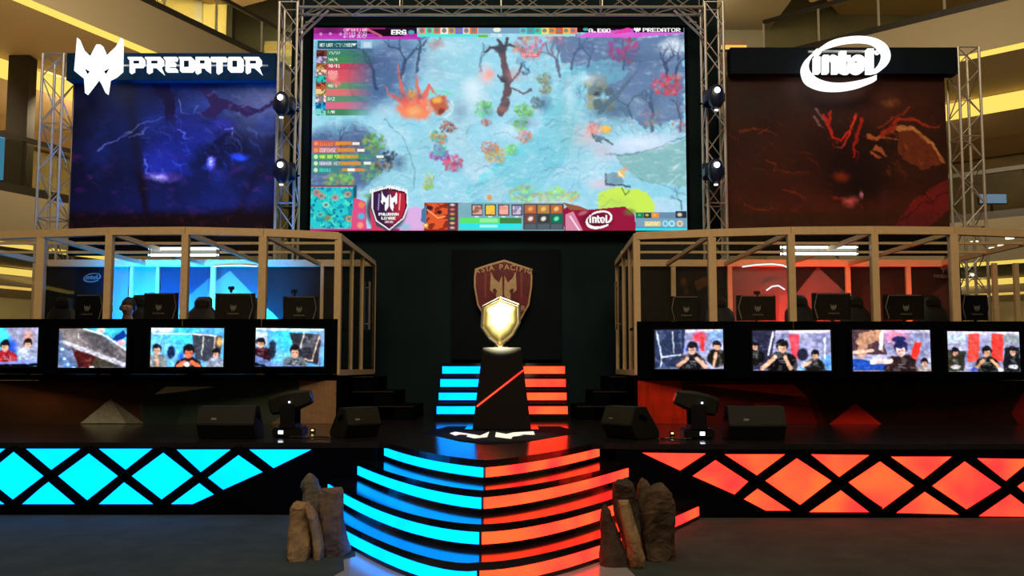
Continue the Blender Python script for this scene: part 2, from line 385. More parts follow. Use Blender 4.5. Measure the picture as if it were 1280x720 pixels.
# lattice fronts
def facade(name, Y, polys, x0, x1, ytop, ybot, crosses, per, slope, m, label, mirror):
    a = P(x0, ytop, Y); b = P(x1, ytop, Y)
    MB().box((min(a.x, b.x), Y, 0), (max(a.x, b.x), Y+.12, .738)).build(name, M['black'], deck, label=label)
    root = COL.objects[-1]
    for p in polys:
        pts = [P(x, y, Y-.004) for x, y in p]
        for q in pts: q.y = Y-.008
        MB().prism(pts, (0, .016, 0)).build('light_panel', M[m], root)
    return root
LP = [[(33,561),(100,561),(64,587)],[(124,561),(190,561),(157,587)],[(221,562),(288,562),(251,590)],[(312,562),(389,562),(342,585)],[(-58,561),(6,561),(-26,586)],
      [(17,565),(54,595),(16,624),(-20,595)],[(111,567),(147,595),(109,625),(73,595)],[(204,566),(241,595),(202,624),(165,595)],[(298,569),(328,590),(279,612),(260,597)],
      [(60,602),(93,630),(28,630)],[(155,603),(191,630),(124,630)],[(249,604),(267,618),(241,630),(214,630)],[(-35,602),(5,630),(-65,630)],[(-78,566),(-40,595),(-78,624),(-116,595)]]
RP = [[(803,566),(882,567),(850,588)],[(906,568),(981,568),(946,594)],[(1014,568),(1086,569),(1049,596)],[(1114,571),(1189,571),(1154,599)],[(1222,573),(1290,574),(1257,601)],
      [(896,574),(936,601),(918,618),(866,595)],[(996,573),(1039,601),(1000,631),(957,601)],[(1100,577),(1142,607),(1103,636),(1061,603)],[(1206,577),(1251,609),(1207,637),(1165,608)],
      [(1312,580),(1352,612),(1312,642),(1272,608)],[(947,611),(988,638),(957,638),(930,624)],[(1051,613),(1086,640),(1012,640)],[(1156,615),(1198,643),(1121,641)],[(1263,618),(1300,646),(1224,645)]]
LP += [[(x-93.4*j, y) for x, y in p] for p in LP[4:5]+LP[12:14] for j in (1, 2)]
RP += [[(x+104.5*j, y+2*j) for x, y in p] for p in (RP[4], RP[9], RP[13]) for j in (1, 2)]
fl = facade('lattice_front', 9.0, LP, -320, 470, 556, 640, 0, 0, 0, 'cyan', 'black lattice stage front with cyan glowing diamonds, left of the podium steps', 0)
fr = facade('lattice_front', 8.83, RP, 772, 1600, 556, 640, 0, 0, 0, 'red', 'black lattice stage front with orange red glowing diamonds, right of the podium steps', 1)
def bars(root, Y, lines):
    mb = MB()
    for (x0, y0, x1, y1) in lines:
        a, b = P(x0, y0, Y-.02), P(x1, y1, Y-.02); a.y = b.y = Y-.018; mb.beam(a, b, .02, .055, up=(0, 0, 1))
    for yy in (557, 640):
        a, b = P(lines[0][0]-200, yy, Y-.02), P(lines[-1][0]+150, yy, Y-.02)
    return mb
lb = []
for k in range(-3, 3):
    cx = 64+93.4*k
    lb.append((cx-46, 560, cx+(44 if k < 2 else 22), 631 if k < 2 else 613))
    lb.append((cx+46, 560, cx-46, 631))
lb = [l for l in lb if l and l[2] < 420]
lb += [(299, 560, 340, 591)]
bars(fl, 9.0, lb).build('lattice_bar', M['black'], fl)
rb = []
for k in range(0, 7):
    cx = 947+104.5*k; cy = 601+2*k
    rb.append((cx-50, cy-34, cx+50, cy+34)) if k != 0 else None
    rb.append((cx+50, cy-34, cx-48 if k else cx-24, cy+34 if k else cy+17))
rb = [l for l in rb if l] + [(889, 568, 996, 638), (890, 570, 858, 592)]
bars(fr, 8.83, rb).build('lattice_bar', M['black'], fr)
# back stairs with lit risers
st = empty('back_stairs', (-.1, 13.2, .8), 'black stairs with cyan and red lit risers behind the trophy stand', 'stairs')
ybar = [(458, 467), (474, 483.5), (491, 500), (508, 517.5)]
xl = [(553, 628), (550.5, 628), (548.5, 628), (546, 628)]; xr = [(628, 706), (628, 707), (628, 708), (628, 709.5)]
for k in range(4):                     # k = 0 top
    Yk = 13.6-.33*k; top = P(600, ybar[k][0]-4, Yk).z
    a, b = P(xl[k][0], 480, Yk).x, P(xr[k][1], 480, Yk).x
    MB().box((a-.03, Yk, .8), (b+.03, Yk+(.33 if k else 2.3)-.004, top)).build('step', M['blackgloss'], st)
    for (x0, x1), m in ((xl[k], 'cyan'), (xr[k], 'red')):
        A, B = P(x0, ybar[k][0], Yk), P(x1, ybar[k][1], Yk)
        MB().box((A.x, Yk-.012, max(B.z, .83)), (B.x, Yk-.001, A.z)).build('light_strip', M[m], st, label=('cyan' if m == 'cyan' else 'red')+' glowing riser strip')
# trophy stand
Yp = 10.9
pd = empty('trophy_stand', P(627, 538, Yp), 'black tapered trophy stand with a red slanting light line, centre of the podium', 'pedestal')
b0, b1 = P(590.5, 538, Yp), P(664, 538, Yp); t0, t1 = P(603, 434, Yp), P(651.5, 434, Yp)
zt = t0.z; rings = []
for z, xa, xb, dep in ((.802, b0.x, b1.x, .72), (zt, t0.x, t1.x, .42)):
    rings.append([(xa, Yp+(.0 if z < 1 else .12), z), (xb, Yp+(.0 if z < 1 else .12), z), (xb, Yp+dep, z), (xa, Yp+dep, z)])
MB().loft(rings).build('body', M['blackgloss'], pd, bevel=.006)
def onped(px, py):
    q = P(px, py, Yp); t = (q.z-.8)/(zt-.8); return P(px, py, Yp+.12*t-.006)
MB().beam(onped(596, 508), onped(654.5, 462.5), .02, .045, up=(0, 1, 0)).build('light_line', M['red'], pd, label='glowing red slanting line')
MB().box((b0.x-.1, Yp-.1, .8005), (b1.x+.1, Yp+.85, .815)).build('base', M['blackgloss'], pd)
# trophy
TS = [(603.5,383),(625,372),(648.5,381),(649.5,404),(641,419),(624.5,432.5),(611,422.5),(602,409)]
tr = empty('trophy', P(626, 434, 11.2), 'shining gold shield trophy with silver rim on top of the black stand', 'trophy')
Yt = 11.2
def domed(pts, Y, depth, scale=1.0, rings=6, cx=None, cy=None):
    w = [P(x, y, Y) for x, y in pts]; n = len(w); c = sum(w, Vector())/n
    fine = []
    for i in range(n):
        for t in range(6): fine.append(w[i].lerp(w[(i+1) % n], t/6))
    R = []
    for k in range(rings+1):
        s = math.cos(k/rings*math.pi/2*.98)*scale; d = -depth*math.sin(k/rings*math.pi/2)
        R.append([c+(p-c)*s+Vector((0, d, 0)) for p in fine])
    return R
MB().loft(domed(TS, Yt, .07, .93)).build('shield_face', M['gold'], tr, label='domed gold face', smooth=True)
w = [P(x, y, Yt) for x, y in TS]; c = sum(w, Vector())/len(w)
rim = MB()
for i in range(len(w)): rim.tube(w[i], w[(i+1) % len(w)], .018, 8)
rim.prism([c+(p-c)*.97+Vector((0,.01,0)) for p in w], (0, .04, 0))
rim.build('shield_rim', M['silver'], tr, label='silver rim')
MB().tube((c.x, Yt+.03, zt+.002), (c.x, Yt+.03, zt+.09), .05, 16, .02).tube((c.x, Yt+.03, zt+.002), (c.x, Yt+.03, zt+.02), .1, 20).build('foot', M['gold'], tr)
def mark(mb, pts, cx, cz, w, Y, t, slant=0):
    mb.prism([(cx+x*w, Y, cz+y*w) for x, y in pts], (0, t, 0))
mb = MB(); mark(mb, PMK_L, c.x, c.z+.03, .2, Yt-.085, .03); mark(mb, PMK_R, c.x, c.z+.03, .2, Yt-.085, .03)
mb.build('emblem', M['gold'], tr, label='raised claw shaped emblem')
# floor emblem on the podium (a flat print)
fe = empty('floor_emblem', G(617, 545, DZ), 'white claw emblem in a dark diamond on the podium floor', 'floor graphic')
e = [G(528, 541, DZ), G(560, 533, DZ), G(700, 533, DZ), G(725, 541, DZ), G(655, 553, DZ), G(608, 556, DZ), G(575, 552, DZ)]
MB().prism([(p.x, p.y, .801) for p in e], (0, 0, .002)).build('diamond', M['black'], fe)
for pts in ([(562,542),(569,540),(600,545),(611.5,540),(609,547),(593,548.5),(583,546),(585,544),(575,543.5),(569,545)],
            [(620,540.5),(633,543),(641,541),(667,539.5),(668.5,544),(655,543.5),(648,545),(654,545),(641,546),(639,549),(619,546.5)]):
    q = [G(x, y, DZ) for x, y in pts]
    MB().prism([(p.x, p.y, .8035) for p in q], (0, 0, .002)).build('emblem_half', M['emblem'], fe, label='white half of the emblem')
# side steps to the booths
for sx, lab in ((-1, 'black side steps up to the blue booth door'), (1, 'black side steps up to the red booth door')):
    r = empty('side_steps', (sx*2.0-.1, 13.3, .8), lab, 'steps')
    for k in range(3):
        a = -2.60+.3*(2-k)+.3 if sx < 0 else 1.98
        x0, x1 = (-2.58, -2.58+.33*(k+1)) if sx < 0 else (1.86-.27*(k+1), 1.86)
        zt_ = 1.5-.24*k
        MB().box((x0, 12.9, .8+.002), (x1, 14.3, zt_)).build('step', M['black'], r)
        MB().box((x0, 12.88, zt_-.012), (x1, 12.9, zt_+.003)).build('nosing', M['darktrim'], COL.objects[-1])
# glossy floor sheet
mp = [(-1.42,7.28),(-1.36,7.02),(-1.44,6.9),(-1.36,6.55),(-1.45,6.2),(-1.4,4.6),(1.1,4.6),(.98,6.3),(.93,6.75),(.80,6.88),(.9,7.2),(.2,7.4),(-.8,7.4)]
MB().prism([(x, y, .001) for x, y in mp], (0, 0, .004)).build('floor_sheet', M['vinyl'], None, 'shiny white floor sheet in front of the lit podium steps', 'floor sheet')
# ================================================================== BOOTHS
ZT = 3.66; ZF = 1.54
def lerpx(px, xs, ys): return float(np.interp(px, xs, ys))
BL = dict(px=[-90, 46, 132, 228, 326, 421], Y=[12.2, 11.85, 11.65, 11.6, 11.75, 12.05], fas=(399, 467))
BR = dict(px=[797, 892, 992, 1097, 1197, 1330], Y=[12.05, 11.8, 11.6, 11.55, 11.6, 11.95], fas=(402, 473))
YB = 15.2
pics = {}
def front(B, px, py, off=0):
    """point on the faceted front plane between two posts"""
    xs = B['px']; W = [P(x, 460, y) for x, y in zip(xs, B['Y'])]
    for i in range(len(xs)-1):
        if px <= xs[i+1] or i == len(xs)-2:
            a, b = W[i], W[i+1]; d = ray(px, py)
            n = Vector((b.y-a.y, -(b.x-a.x), 0)).normalized()
            if n.y > 0: n = -n
            q = a+n*off; k = (q-Vector((0,0,EYE))).dot(n)/d.dot(n)
            return Vector((0,0,EYE))+d*k, n
def booth(B, side, label):
    root = empty('player_booth', P((B['px'][0]+B['px'][-1])/2, 467, 13.2) - Vector((0,0,0)), label, 'booth')
    xs = B['px']; W = [P(x, 460, y) for x, y in zip(xs, B['Y'])]
    inner = W[-1] if side < 0 else W[0]; outer = W[0] if side < 0 else W[-1]
    ibk = Vector((-2.67, YB, 0)) if side < 0 else Vector((2.02, YB, 0)); obk = Vector((outer.x*1.0, YB, 0))
    for w_ in W: w_.z = 0
    V = lambda p, z: Vector((p.x, p.y, z))
    # front posts
    for i, p in enumerate(W): MB().beam(V(p, ZF), V(p, ZT-.05), .115 if i in (1, 4) else .10, .09, up=(0, 1, 0)).build('post', M['alu'], root)
    for i in range(len(W)-1):
        MB().beam(V(W[i], ZT), V(W[i+1], ZT), .09, .115).build('top_rail', M['alu'], root)
    for p, q in ((inner, ibk), (outer, obk)):
        MB().beam(V(p, ZT), V(q, ZT), .07, .09).build('top_rail', M['alu'], root)
        MB().beam(V(p, ZF+.03), V(q, ZF+.03), .07, .09).build('bottom_rail', M['alu'], root)
    # side posts (door bay) and back posts
    fr_ = [(439, 437), (452, 450), (467.5, 0)] if side < 0 else [(788, 0), (780, 0), (771.5, 0)]
    for (a, _) in fr_:
        # intersect ray with side plane
        d = ray(a, 400); n = Vector((ibk.y-inner.y, -(ibk.x-inner.x), 0)); k = (inner-Vector((0,0,0))).dot(n)/d.dot(n)
        q = Vector((d.x*k, d.y*k, 0))
        MB().beam(V(q, ZF), V(q, ZT), .055, .06, up=(0, 1, 0)).build('side_post', M['alu'], root)
    # door handle
    d = ray(458 if side < 0 else 773.5, 400); n = Vector((ibk.y-inner.y, -(ibk.x-inner.x), 0)); k = inner.dot(n)/d.dot(n)
    q = Vector((d.x*k+side*-.05, d.y*k, 0))
    hm = MB().tube(V(q, P(0, 412, q.y).z), V(q, P(0, 352, q.y).z), .022, 10)
    for zz in (P(0, 405, q.y).z, P(0, 360, q.y).z): hm.tube(V(q, zz), V(q, zz)+Vector((side*.05, 0, 0)), .012, 6)
    hm.build('door_handle', M['silver'], root, label='long vertical silver door handle')
    backpx = [161, 194, 263.5, 401] if side < 0 else [843, 914, 1063, 1139, 1248, 1275]
    for a in backpx + ([40] if side < 0 else []):
        q = P(a, 460, YB); MB().beam(V(q, ZF), V(q, ZT), .06 if a in (161, 401, 194) else .09, .06, up=(0, 1, 0)).build('back_post', M['alu'], root)
    MB().beam(V(obk, ZT), V(ibk, ZT), .08, .13).build('top_rail', M['alu'], root)
    # cross rails along the roof
    for yy in (12.75, 13.75):
        a, b = Vector((inner.x, yy, 0)), Vector((outer.x, yy, 0))
        MB().beam(V(a, ZT), V(b, ZT), .05, .04).build('roof_rail', M['alu'], root)
    for i in range(1, len(W)-1):
        MB().beam(V(W[i], ZT-.02), V(Vector((W[i].x, YB, 0)), ZT-.02), .06, .07).build('rafter', M['alu'], root)
    # glass
    for i in range(len(W)-1):
        d = (W[i+1]-W[i]).normalized()*.05; n = Vector((d.y, -d.x, 0)).normalized()*.006
        a, b = W[i]+d, W[i+1]-d
        z0 = ZF+.75
        MB().prism([V(a, z0), V(b, z0), V(b, ZT-.055), V(a, ZT-.055)], n).build('glass_pane', M['glass'], root)
    n = Vector((.006, 0, 0))
    MB().prism([V(inner, ZF+.08), V(ibk, ZF+.08), V(ibk, ZT-.05), V(inner, ZT-.05)], n).build('glass_pane', M['glass'], root)
    # dark fascia below the glass, carrying the televisions
    for i in range(len(W)-1):
        zt0 = P(xs[i], B['fas'][0], B['Y'][i]).z; zt1 = P(xs[i+1], B['fas'][0], B['Y'][i+1]).z
        zb0 = P(xs[i], B['fas'][1], B['Y'][i]).z; zb1 = P(xs[i+1], B['fas'][1], B['Y'][i+1]).z
        nn = Vector((W[i+1].y-W[i].y, -(W[i+1].x-W[i].x), 0)).normalized()
        if nn.y > 0: nn = -nn
        a, b = W[i]+nn*.06, W[i+1]+nn*.06
        MB().prism([V(a, zb0), V(b, zb1), V(b, zt1), V(a, zt0)], -nn*.05).build('fascia_panel', M['black'], root)
    # floor and desk
    fl_ = [V(w_, ZF-.08) for w_ in W]
    pl = ([V(obk, ZF-.08)] + fl_ + [V(ibk, ZF-.08)]) if side < 0 else ([V(ibk, ZF-.08)] + fl_ + [V(obk, ZF-.08)])
    MB().prism(pl, (0, 0, .08)).build('booth_floor', M['black'], root)
    dk = MB()
    W2 = [w_+Vector((0, .75, 0)) for w_ in W]; W1 = [w_+Vector((0, .12, 0)) for w_ in W]
    for i in range(len(W)-1): dk.prism([V(W1[i], 2.24), V(W1[i+1], 2.24), V(W2[i+1], 2.24), V(W2[i], 2.24)], (0, 0, .04))
    desk = dk.build('desk', M['blackplastic'], None, 'long black players desk behind the glass of the ' + ('blue' if side < 0 else 'red') + ' booth', 'desk')
    for w_ in W2[1:-1]: MB().box((w_.x-.03, w_.y-.5, ZF), (w_.x+.03, w_.y-.08, 2.24)).build('desk_leg', M['black'], desk)
    return root, W
bl, WL = booth(BL, -1, 'glass walled player booth with blue light inside, left of the podium')
br_, WR = booth(BR, 1, 'glass walled player booth with red light inside, right of the podium')
# plinths under the booths with faceted print
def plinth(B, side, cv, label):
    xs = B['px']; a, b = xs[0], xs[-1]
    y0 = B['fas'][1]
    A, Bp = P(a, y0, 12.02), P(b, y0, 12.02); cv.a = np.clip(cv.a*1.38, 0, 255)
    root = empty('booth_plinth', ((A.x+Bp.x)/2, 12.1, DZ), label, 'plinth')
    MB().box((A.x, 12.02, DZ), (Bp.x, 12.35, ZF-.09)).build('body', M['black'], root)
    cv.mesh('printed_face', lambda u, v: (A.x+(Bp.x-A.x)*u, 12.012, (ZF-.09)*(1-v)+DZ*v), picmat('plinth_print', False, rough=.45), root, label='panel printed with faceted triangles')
xa, xb = -90, 421
cv = Cv(xa, 464, xb, 533, 1.4, (38, 24, 15))
cv.mix(np.clip(cv.noise(60, 40, 5), 0, 1)*.8, (70, 40, 20)); cv.mix(np.exp(-((cv.X-70)/60)**2)*np.exp(-((cv.Y-490)/25)**2)*.5, (110, 58, 25))  # ends with a soft warm glow painted into the brown
cv.poly([(190,464),(375,464),(375,533),(180,533),(176,500)], (38,52,46)); cv.poly([(200,464),(235,500),(222,533),(182,533),(180,490)], (30,42,40))
cv.poly([(250,464),(330,464),(300,500),(262,510)], (34,46,42)); cv.poly([(300,500),(375,470),(375,533),(280,533)], (46,54,46))
cv.poly([(375,464),(421,464),(421,533),(375,533)], (128,98,72)); cv.poly([(340,533),(375,500),(375,533)], (92,76,58))
cv.mix((cv.noise(5, 60, 9)-.35)*.5*(cv.X > 372), (80,60,44))
cv.poly([(103,532),(140,493),(163,532)], (138,136,118)); cv.poly([(140,493),(182,532),(160,532)], (100,98,86))
cv.poly([(194,486),(208,474),(268,474),(236,480),(205,485)], (250,252,225)); cv.mix(cv.noise(3, seed=8)*.25, (20,20,18))
plinth(BL, -1, cv, 'plinth printed with brown, green and grey triangles under the blue booth')
cv = Cv(797, 470, 1330, 536, 1.4, (34, 12, 10))  # red wash light is painted into the colours of this triangle print
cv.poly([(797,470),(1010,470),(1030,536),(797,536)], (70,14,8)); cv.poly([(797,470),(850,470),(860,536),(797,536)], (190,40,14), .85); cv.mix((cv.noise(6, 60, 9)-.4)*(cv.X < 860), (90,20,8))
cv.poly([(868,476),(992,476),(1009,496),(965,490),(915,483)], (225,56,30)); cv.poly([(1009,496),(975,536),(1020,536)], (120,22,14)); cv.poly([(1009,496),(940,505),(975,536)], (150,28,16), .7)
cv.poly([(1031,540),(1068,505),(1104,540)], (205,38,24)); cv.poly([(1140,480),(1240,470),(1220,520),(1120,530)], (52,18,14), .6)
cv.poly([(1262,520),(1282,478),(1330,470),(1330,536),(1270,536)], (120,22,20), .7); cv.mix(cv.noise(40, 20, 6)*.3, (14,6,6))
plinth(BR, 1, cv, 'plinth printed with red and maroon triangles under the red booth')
# back walls inside booths
def backwall(par_, x0, x1, cv, label, zt=3.50):
    A, Bp = P(x0, 400, YB+.05), P(x1, 400, YB+.05); cv.a = cv.a*(.54 if x0 < 600 else .5)
    root = MB().box((A.x, YB+.055, .803), (Bp.x, YB+.10, zt)).build('back_panel', M['black'], par_, label=label)
    cv.mesh('printed_face', lambda u, v: (A.x+(Bp.x-A.x)*u, YB+.048, P(0, cv.y0, YB).z*(1-v)+P(0, cv.y1, YB).z*v), picmat('booth_print', False, rough=.5), root, label='facetted print')
cv = Cv(52, 328, 468, 460, 1.2, (30, 38, 44))
cv.poly([(134,320),(194,320),(194,460),(134,460)], (225,228,230)); cv.poly([(194,320),(263,320),(263,460),(194,460)], (60,80,110))
cv.poly([(194,460),(228,376),(263,345),(263,460)], (160,170,180)); cv.poly([(263,320),(330,320),(330,460),(263,460)], (120,124,130))
cv.poly([(263,356),(286,338),(318,370),(360,410),(420,460),(230,460)], (238,240,242))
cv.poly([(330,320),(405,320),(405,460),(352,402),(330,380)], (34,44,42)); cv.poly([(340,335),(395,340),(380,380),(345,370)], (44,52,50)); cv.poly([(405,320),(468,320),(468,460),(405,460)], (24,36,34))
backwall(bl, 52, 468, cv, 'back wall of the blue booth with a big pale triangle')
cv = Cv(771, 328, 1203, 460, 1.2, (18, 17, 12))
cv.ell(815, 390, 40, 50, (34,34,18), 1, 1); cv.ell(855, 352, 6, 9, (190,110,40), .9, .7); cv.poly([(868,352),(880,346),(890,348),(885,356),(872,364)], (170,105,45), .9); cv.ell(858, 365, 5, 6, (150,90,35), .8, .6)
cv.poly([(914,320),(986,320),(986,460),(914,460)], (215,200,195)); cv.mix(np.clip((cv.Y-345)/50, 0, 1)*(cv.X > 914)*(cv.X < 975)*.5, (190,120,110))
cv.poly([(975,370),(990,365),(992,460),(970,460)], (235,225,220)); cv.poly([(990,320),(1063,320),(1063,460),(990,460)], (60,56,54)); cv.poly([(985,380),(1024,333),(1066,374),(1080,460),(985,460)], (215,205,200))
cv.poly([(1063,320),(1203,320),(1203,460),(1063,460)], (70,58,54)); cv.poly([(1150,380),(1190,350),(1203,345),(1203,460),(1150,460)], (120,100,95)); cv.poly([(1080,360),(1110,340),(1130,380),(1100,460),(1070,460)], (90,76,72))
backwall(br_, 771, 1203, cv, 'back wall of the red booth with a big red triangle')
# points near the back top rail, unused
A, Bp = P(919, 318, 15.0), P(986, 329, 15.0)
# swoosh outlines, also for the sign reflections on the back walls
def curve_ring(mb, A, Bi, f, t):
    pts = [f(*p) for p in A + Bi[::-1]]; mb.prism(pts, t)
SWA = [(300,205),(400,140),(540,98),(720,82),(880,105),(990,165),(1040,250),(1040,330),(1000,400),(930,455),(880,470)]
SWAi = [(310,228),(430,187),(560,152),(720,137),(850,152),(920,197),(965,250),(965,310),(930,380),(870,440),(868,455)]
SWB = [(235,252),(160,320),(118,400),(115,470),(150,560),(230,615),(350,650),(520,655),(700,625),(850,570),(897,548)]
SWBi = [(240,270),(190,350),(180,420),(210,480),(280,535),(400,572),(540,578),(700,555),(830,520),(895,495),(896,500)]
def smooth_pts(p, n=4):
    out = []
    for i in range(len(p)-1):
        p0 = p[max(i-1,0)]; p1 = p[i]; p2 = p[i+1]; p3 = p[min(i+2,len(p)-1)]
        for k in range(n):
            t = k/n; out.append(tuple(.5*((2*p1[j])+(-p0[j]+p2[j])*t+(2*p0[j]-5*p1[j]+4*p2[j]-p3[j])*t*t+(-p0[j]+3*p1[j]-3*p2[j]+p3[j])*t**3) for j in (0,1)))
    return out + [p[-1]]
def arc(cx, cy, rx, ry, a0, a1, n=16): return [(cx+rx*math.cos(math.radians(a0+(a1-a0)*i/n)), cy-ry*math.sin(math.radians(a0+(a1-a0)*i/n))) for i in range(n+1)]
def chip_letters():
    L = {}
    L['i'] = [[(240,300),(302,300),(302,472),(240,472)], arc(276, 250, 37, 34, 0, 350, 14)]
    L['n'] = [[(335,472),(335,282),(390,282),(392,300)] + arc(432, 345, 68, 65, 100, 0, 8) + [(500,472),(437,472),(437,350)] + arc(415, 350, 22, 20, 0, 180, 6) + [(393,472)]]
    L['t'] = [[(515,240),(578,240),(578,285),(622,285),(622,333),(578,333),(578,405)] + [(584,425),(612,428),(612,474),(572,476),(530,460),(515,425),(515,333),(500,333),(500,285),(515,285)]]
    L['e'] = [arc(700, 378, 92, 98, -42, 355, 26) + [(786,398),(655,398),(662,420)] + arc(702, 390, 42, 46, 225, 320, 6), ]
    L['l'] = [[(800,215),(868,215),(868,474),(800,474)]]
    return L
def chipsign(f, t, mat_, parent, n_e=True):
    for a, b in ((SWA, SWAi), (SWB, SWBi)):
        mb = MB(); A_ = smooth_pts(a); B_ = smooth_pts(b)
        for i in range(len(A_)-1): mb.prism([f(*A_[i]), f(*A_[i+1]), f(*B_[i+1]), f(*B_[i])], t)
        mb.build('swoosh', mat_, parent)
    for k, pl in chip_letters().items():
        mb = MB()
        if k == 'e':
            O = arc(700, 378, 92, 98, -38, -360, 30); I = arc(700, 378, 40, 48, -38, -360, 30)
            for i in range(30): mb.prism([f(*O[i]), f(*O[i+1]), f(*I[i+1]), f(*I[i])], t)
            mb.prism([f(*p) for p in [(655,366),(790,366),(790,402),(655,402)]], t)
        else:
            for p in pl: mb.prism([f(*q) for q in p], t)
        mb.build('letter', mat_, parent)
# ================================================================== TELEVISIONS
def person_cv(cv, x, y, s, shirt, skin=(214,160,130), hair=(22,20,26), phones=None, arms=None):
    s *= 1.3
    cv.ell(x, y+s*2.1, s*1.75, s*1.6, shirt, 1, .12, 0, .15); m_ = ((cv.X-x)/(1.9*s))**2+((cv.Y-y-2.1*s)/(1.7*s))**2 < .9; cv.mix(m_*(cv.noise(s*.7, seed=abs(int(x))) > .6)*.45, tuple(min(255, c+90) for c in shirt))
    if arms:
        for ax, ay in arms: cv.line([(x+(ax-x)*.35, y+s*1.2), (ax, ay)], s*.5, skin)
    cv.ell(x, y-s*.25, s*.72, s*.75, hair, 1, .15); cv.ell(x, y+s*.12, s*.5, s*.62, skin, 1, .2)
    cv.ell(x, y-s*.45, s*.6, s*.3, hair, 1, .3); cv.line([(x-s*.25, y+s*.1), (x-s*.08, y+s*.1)], s*.1, (60,40,40), .8); cv.line([(x+s*.1, y+s*.1), (x+s*.27, y+s*.1)], s*.1, (60,40,40), .8)
    cv.line([(x-s*.14, y+s*.45), (x+s*.14, y+s*.45)], s*.08, (150,70,70), .8)
    cv.rect(x-s*.4, y+s*1.5, x+s*.4, y+s*1.62, (220,220,220), .5); cv.line([(x-s*.3, y+s*1.8), (x+s*.5, y+s*1.9)], s*.12, (200,200,200), .4)
    if phones: cv.ell(x-s*.68, y, s*.16, s*.28, phones); cv.ell(x+s*.68, y, s*.16, s*.28, phones)
def tvpic(i, x0, y0, x1, y1):
    cv = Cv(x0, y0, x1, y1, 1.7, (120,190,230)); w = x1-x0; h = y1-y0
    fx = lambda u: x0+u*w
    fy = lambda v: y0+v*h
    N = cv.noise(14, seed=i+30)
    if i < 4: cv.mix(N*.9, (60,150,240)); cv.ell(fx(.45), fy(.2), w*.3, h*.5, (60,215,255), .9, .8)
    else: cv.a[:] = (165,165,200); cv.mix((N-.3)*1.4, (90,96,140))
    if i == 0:
        cv.poly([(fx(.55),fy(0)),(fx(1),fy(0)),(fx(1),fy(.7)),(fx(.7),fy(.6))], (150,140,170), .9); cv.ell(fx(.86), fy(.25), w*.09, h*.25, (225,160,140), .9, .7)
        cv.ell(fx(.62), fy(.55), w*.12, h*.35, (30,70,190), .9, .5)
        person_cv(cv, fx(.55), fy(.48), 6.5, (150,30,40)); person_cv(cv, fx(.86), fy(.42), 5.5, (150,160,190))
        for k in range(3): cv.line([(fx(-.05), fy(.78+.06*k)), (fx(.5), fy(.93+.03*k)), (fx(1), fy(.84+.06*k))], 3.5, (130,150,240) if k < 2 else (8,8,16))
        cv.poly([(fx(0),fy(.96)),(fx(.4),fy(1.01)),(fx(0),fy(1.01))], (5,5,12)); person_cv(cv, fx(.16), fy(.45), 5.5, (110,40,60))
    if i == 1:
        cv.a[:] = (60,72,100); cv.mix(N, (110,130,170)); cv.poly([(fx(0),fy(0)),(fx(.35),fy(0)),(fx(1),fy(.55)),(fx(1),fy(1)),(fx(.1),fy(.45))], (112,104,106))
        cv.poly([(fx(.3),fy(.05)),(fx(.6),fy(.12)),(fx(1),fy(.75)),(fx(.9),fy(.8)),(fx(.35),fy(.3))], (78,74,80)); cv.mix((cv.noise(30, 6, 3)-.5)*.8, (150,140,135))
        cv.poly([(fx(.2),fy(.5)),(fx(.6),fy(.75)),(fx(.95),fy(1)),(fx(.3),fy(1))], (70,22,22)); cv.poly([(fx(.55),fy(.72)),(fx(.95),fy(1)),(fx(.5),fy(1))], (58,52,40))
        cv.line([(fx(.08),fy(.35)),(fx(.4),fy(.55)),(fx(.97),fy(.92))], 4, (190,190,205), 1, 6); cv.line([(fx(.36),fy(.0)),(fx(.66),fy(.16)),(fx(1),fy(.55))], 2.5, (190,240,250))
        cv.poly([(fx(.45),fy(0)),(fx(1),fy(0)),(fx(1),fy(.5)),(fx(.75),fy(.2))], (60,190,230), .9); cv.ell(fx(.62), fy(.05), 5, 4, (255,225,215), .9); cv.poly([(fx(.78),fy(.3)),(fx(.95),fy(.05)),(fx(1),fy(.2)),(fx(.88),fy(.35))], (16,50,130)); cv.ell(fx(.93), fy(.37), 5, 4, (230,170,180), .9)
        for u, v in ((.02,.5),(.06,.75),(.12,.9),(.2,.98)): cv.ell(fx(u), fy(v), 6, 5, (70,120,190), .8, .6); cv.ell(fx(u+.03), fy(v+.03), 2, 2, (220,235,255), .8)
        cv.ell(fx(.5), fy(.99), 3, 1.2, (255,255,255)); cv.line([(fx(.28),fy(.12)),(fx(.29),fy(.24))], 1.2, (230,230,230))
    if i == 2:
        cv.poly([(fx(.55),fy(.12)),(fx(.98),fy(.2)),(fx(.95),fy(.95)),(fx(.62),fy(.8))], (56,60,72)); cv.line([(fx(.02),fy(.14)),(fx(.55),fy(.15)),(fx(.9),fy(.2))], 1.5, (235,240,250)); cv.line([(fx(.72),fy(.2)),(fx(.7),fy(.7))], 1.3, (225,225,220)); cv.line([(fx(.88),fy(.2)),(fx(.86),fy(.7))], 1.3, (210,180,150))
        cv.ell(fx(.94), fy(.35), 5, 8, (240,160,70), .9, .6); cv.rect(fx(0), fy(0), fx(.3), fy(.1), (235,225,230), .8); cv.ell(fx(.28), fy(.62), 5, 8, (16,28,60), .95, .3); cv.ell(fx(.42), fy(.8), 5, 12, (20,90,240), .8, .5)
        person_cv(cv, fx(.08), fy(.56), 6, (110,118,120), arms=[(fx(.1),fy(.95))]); person_cv(cv, fx(.52), fy(.62), 8, (28,18,26), (235,110,70), arms=[(fx(.38),fy(.98)),(fx(.66),fy(.98))]); person_cv(cv, fx(.9), fy(.66), 5.5, (120,130,150)); cv.ell(fx(.5), fy(.93), 4, 3, (235,235,240), .9)
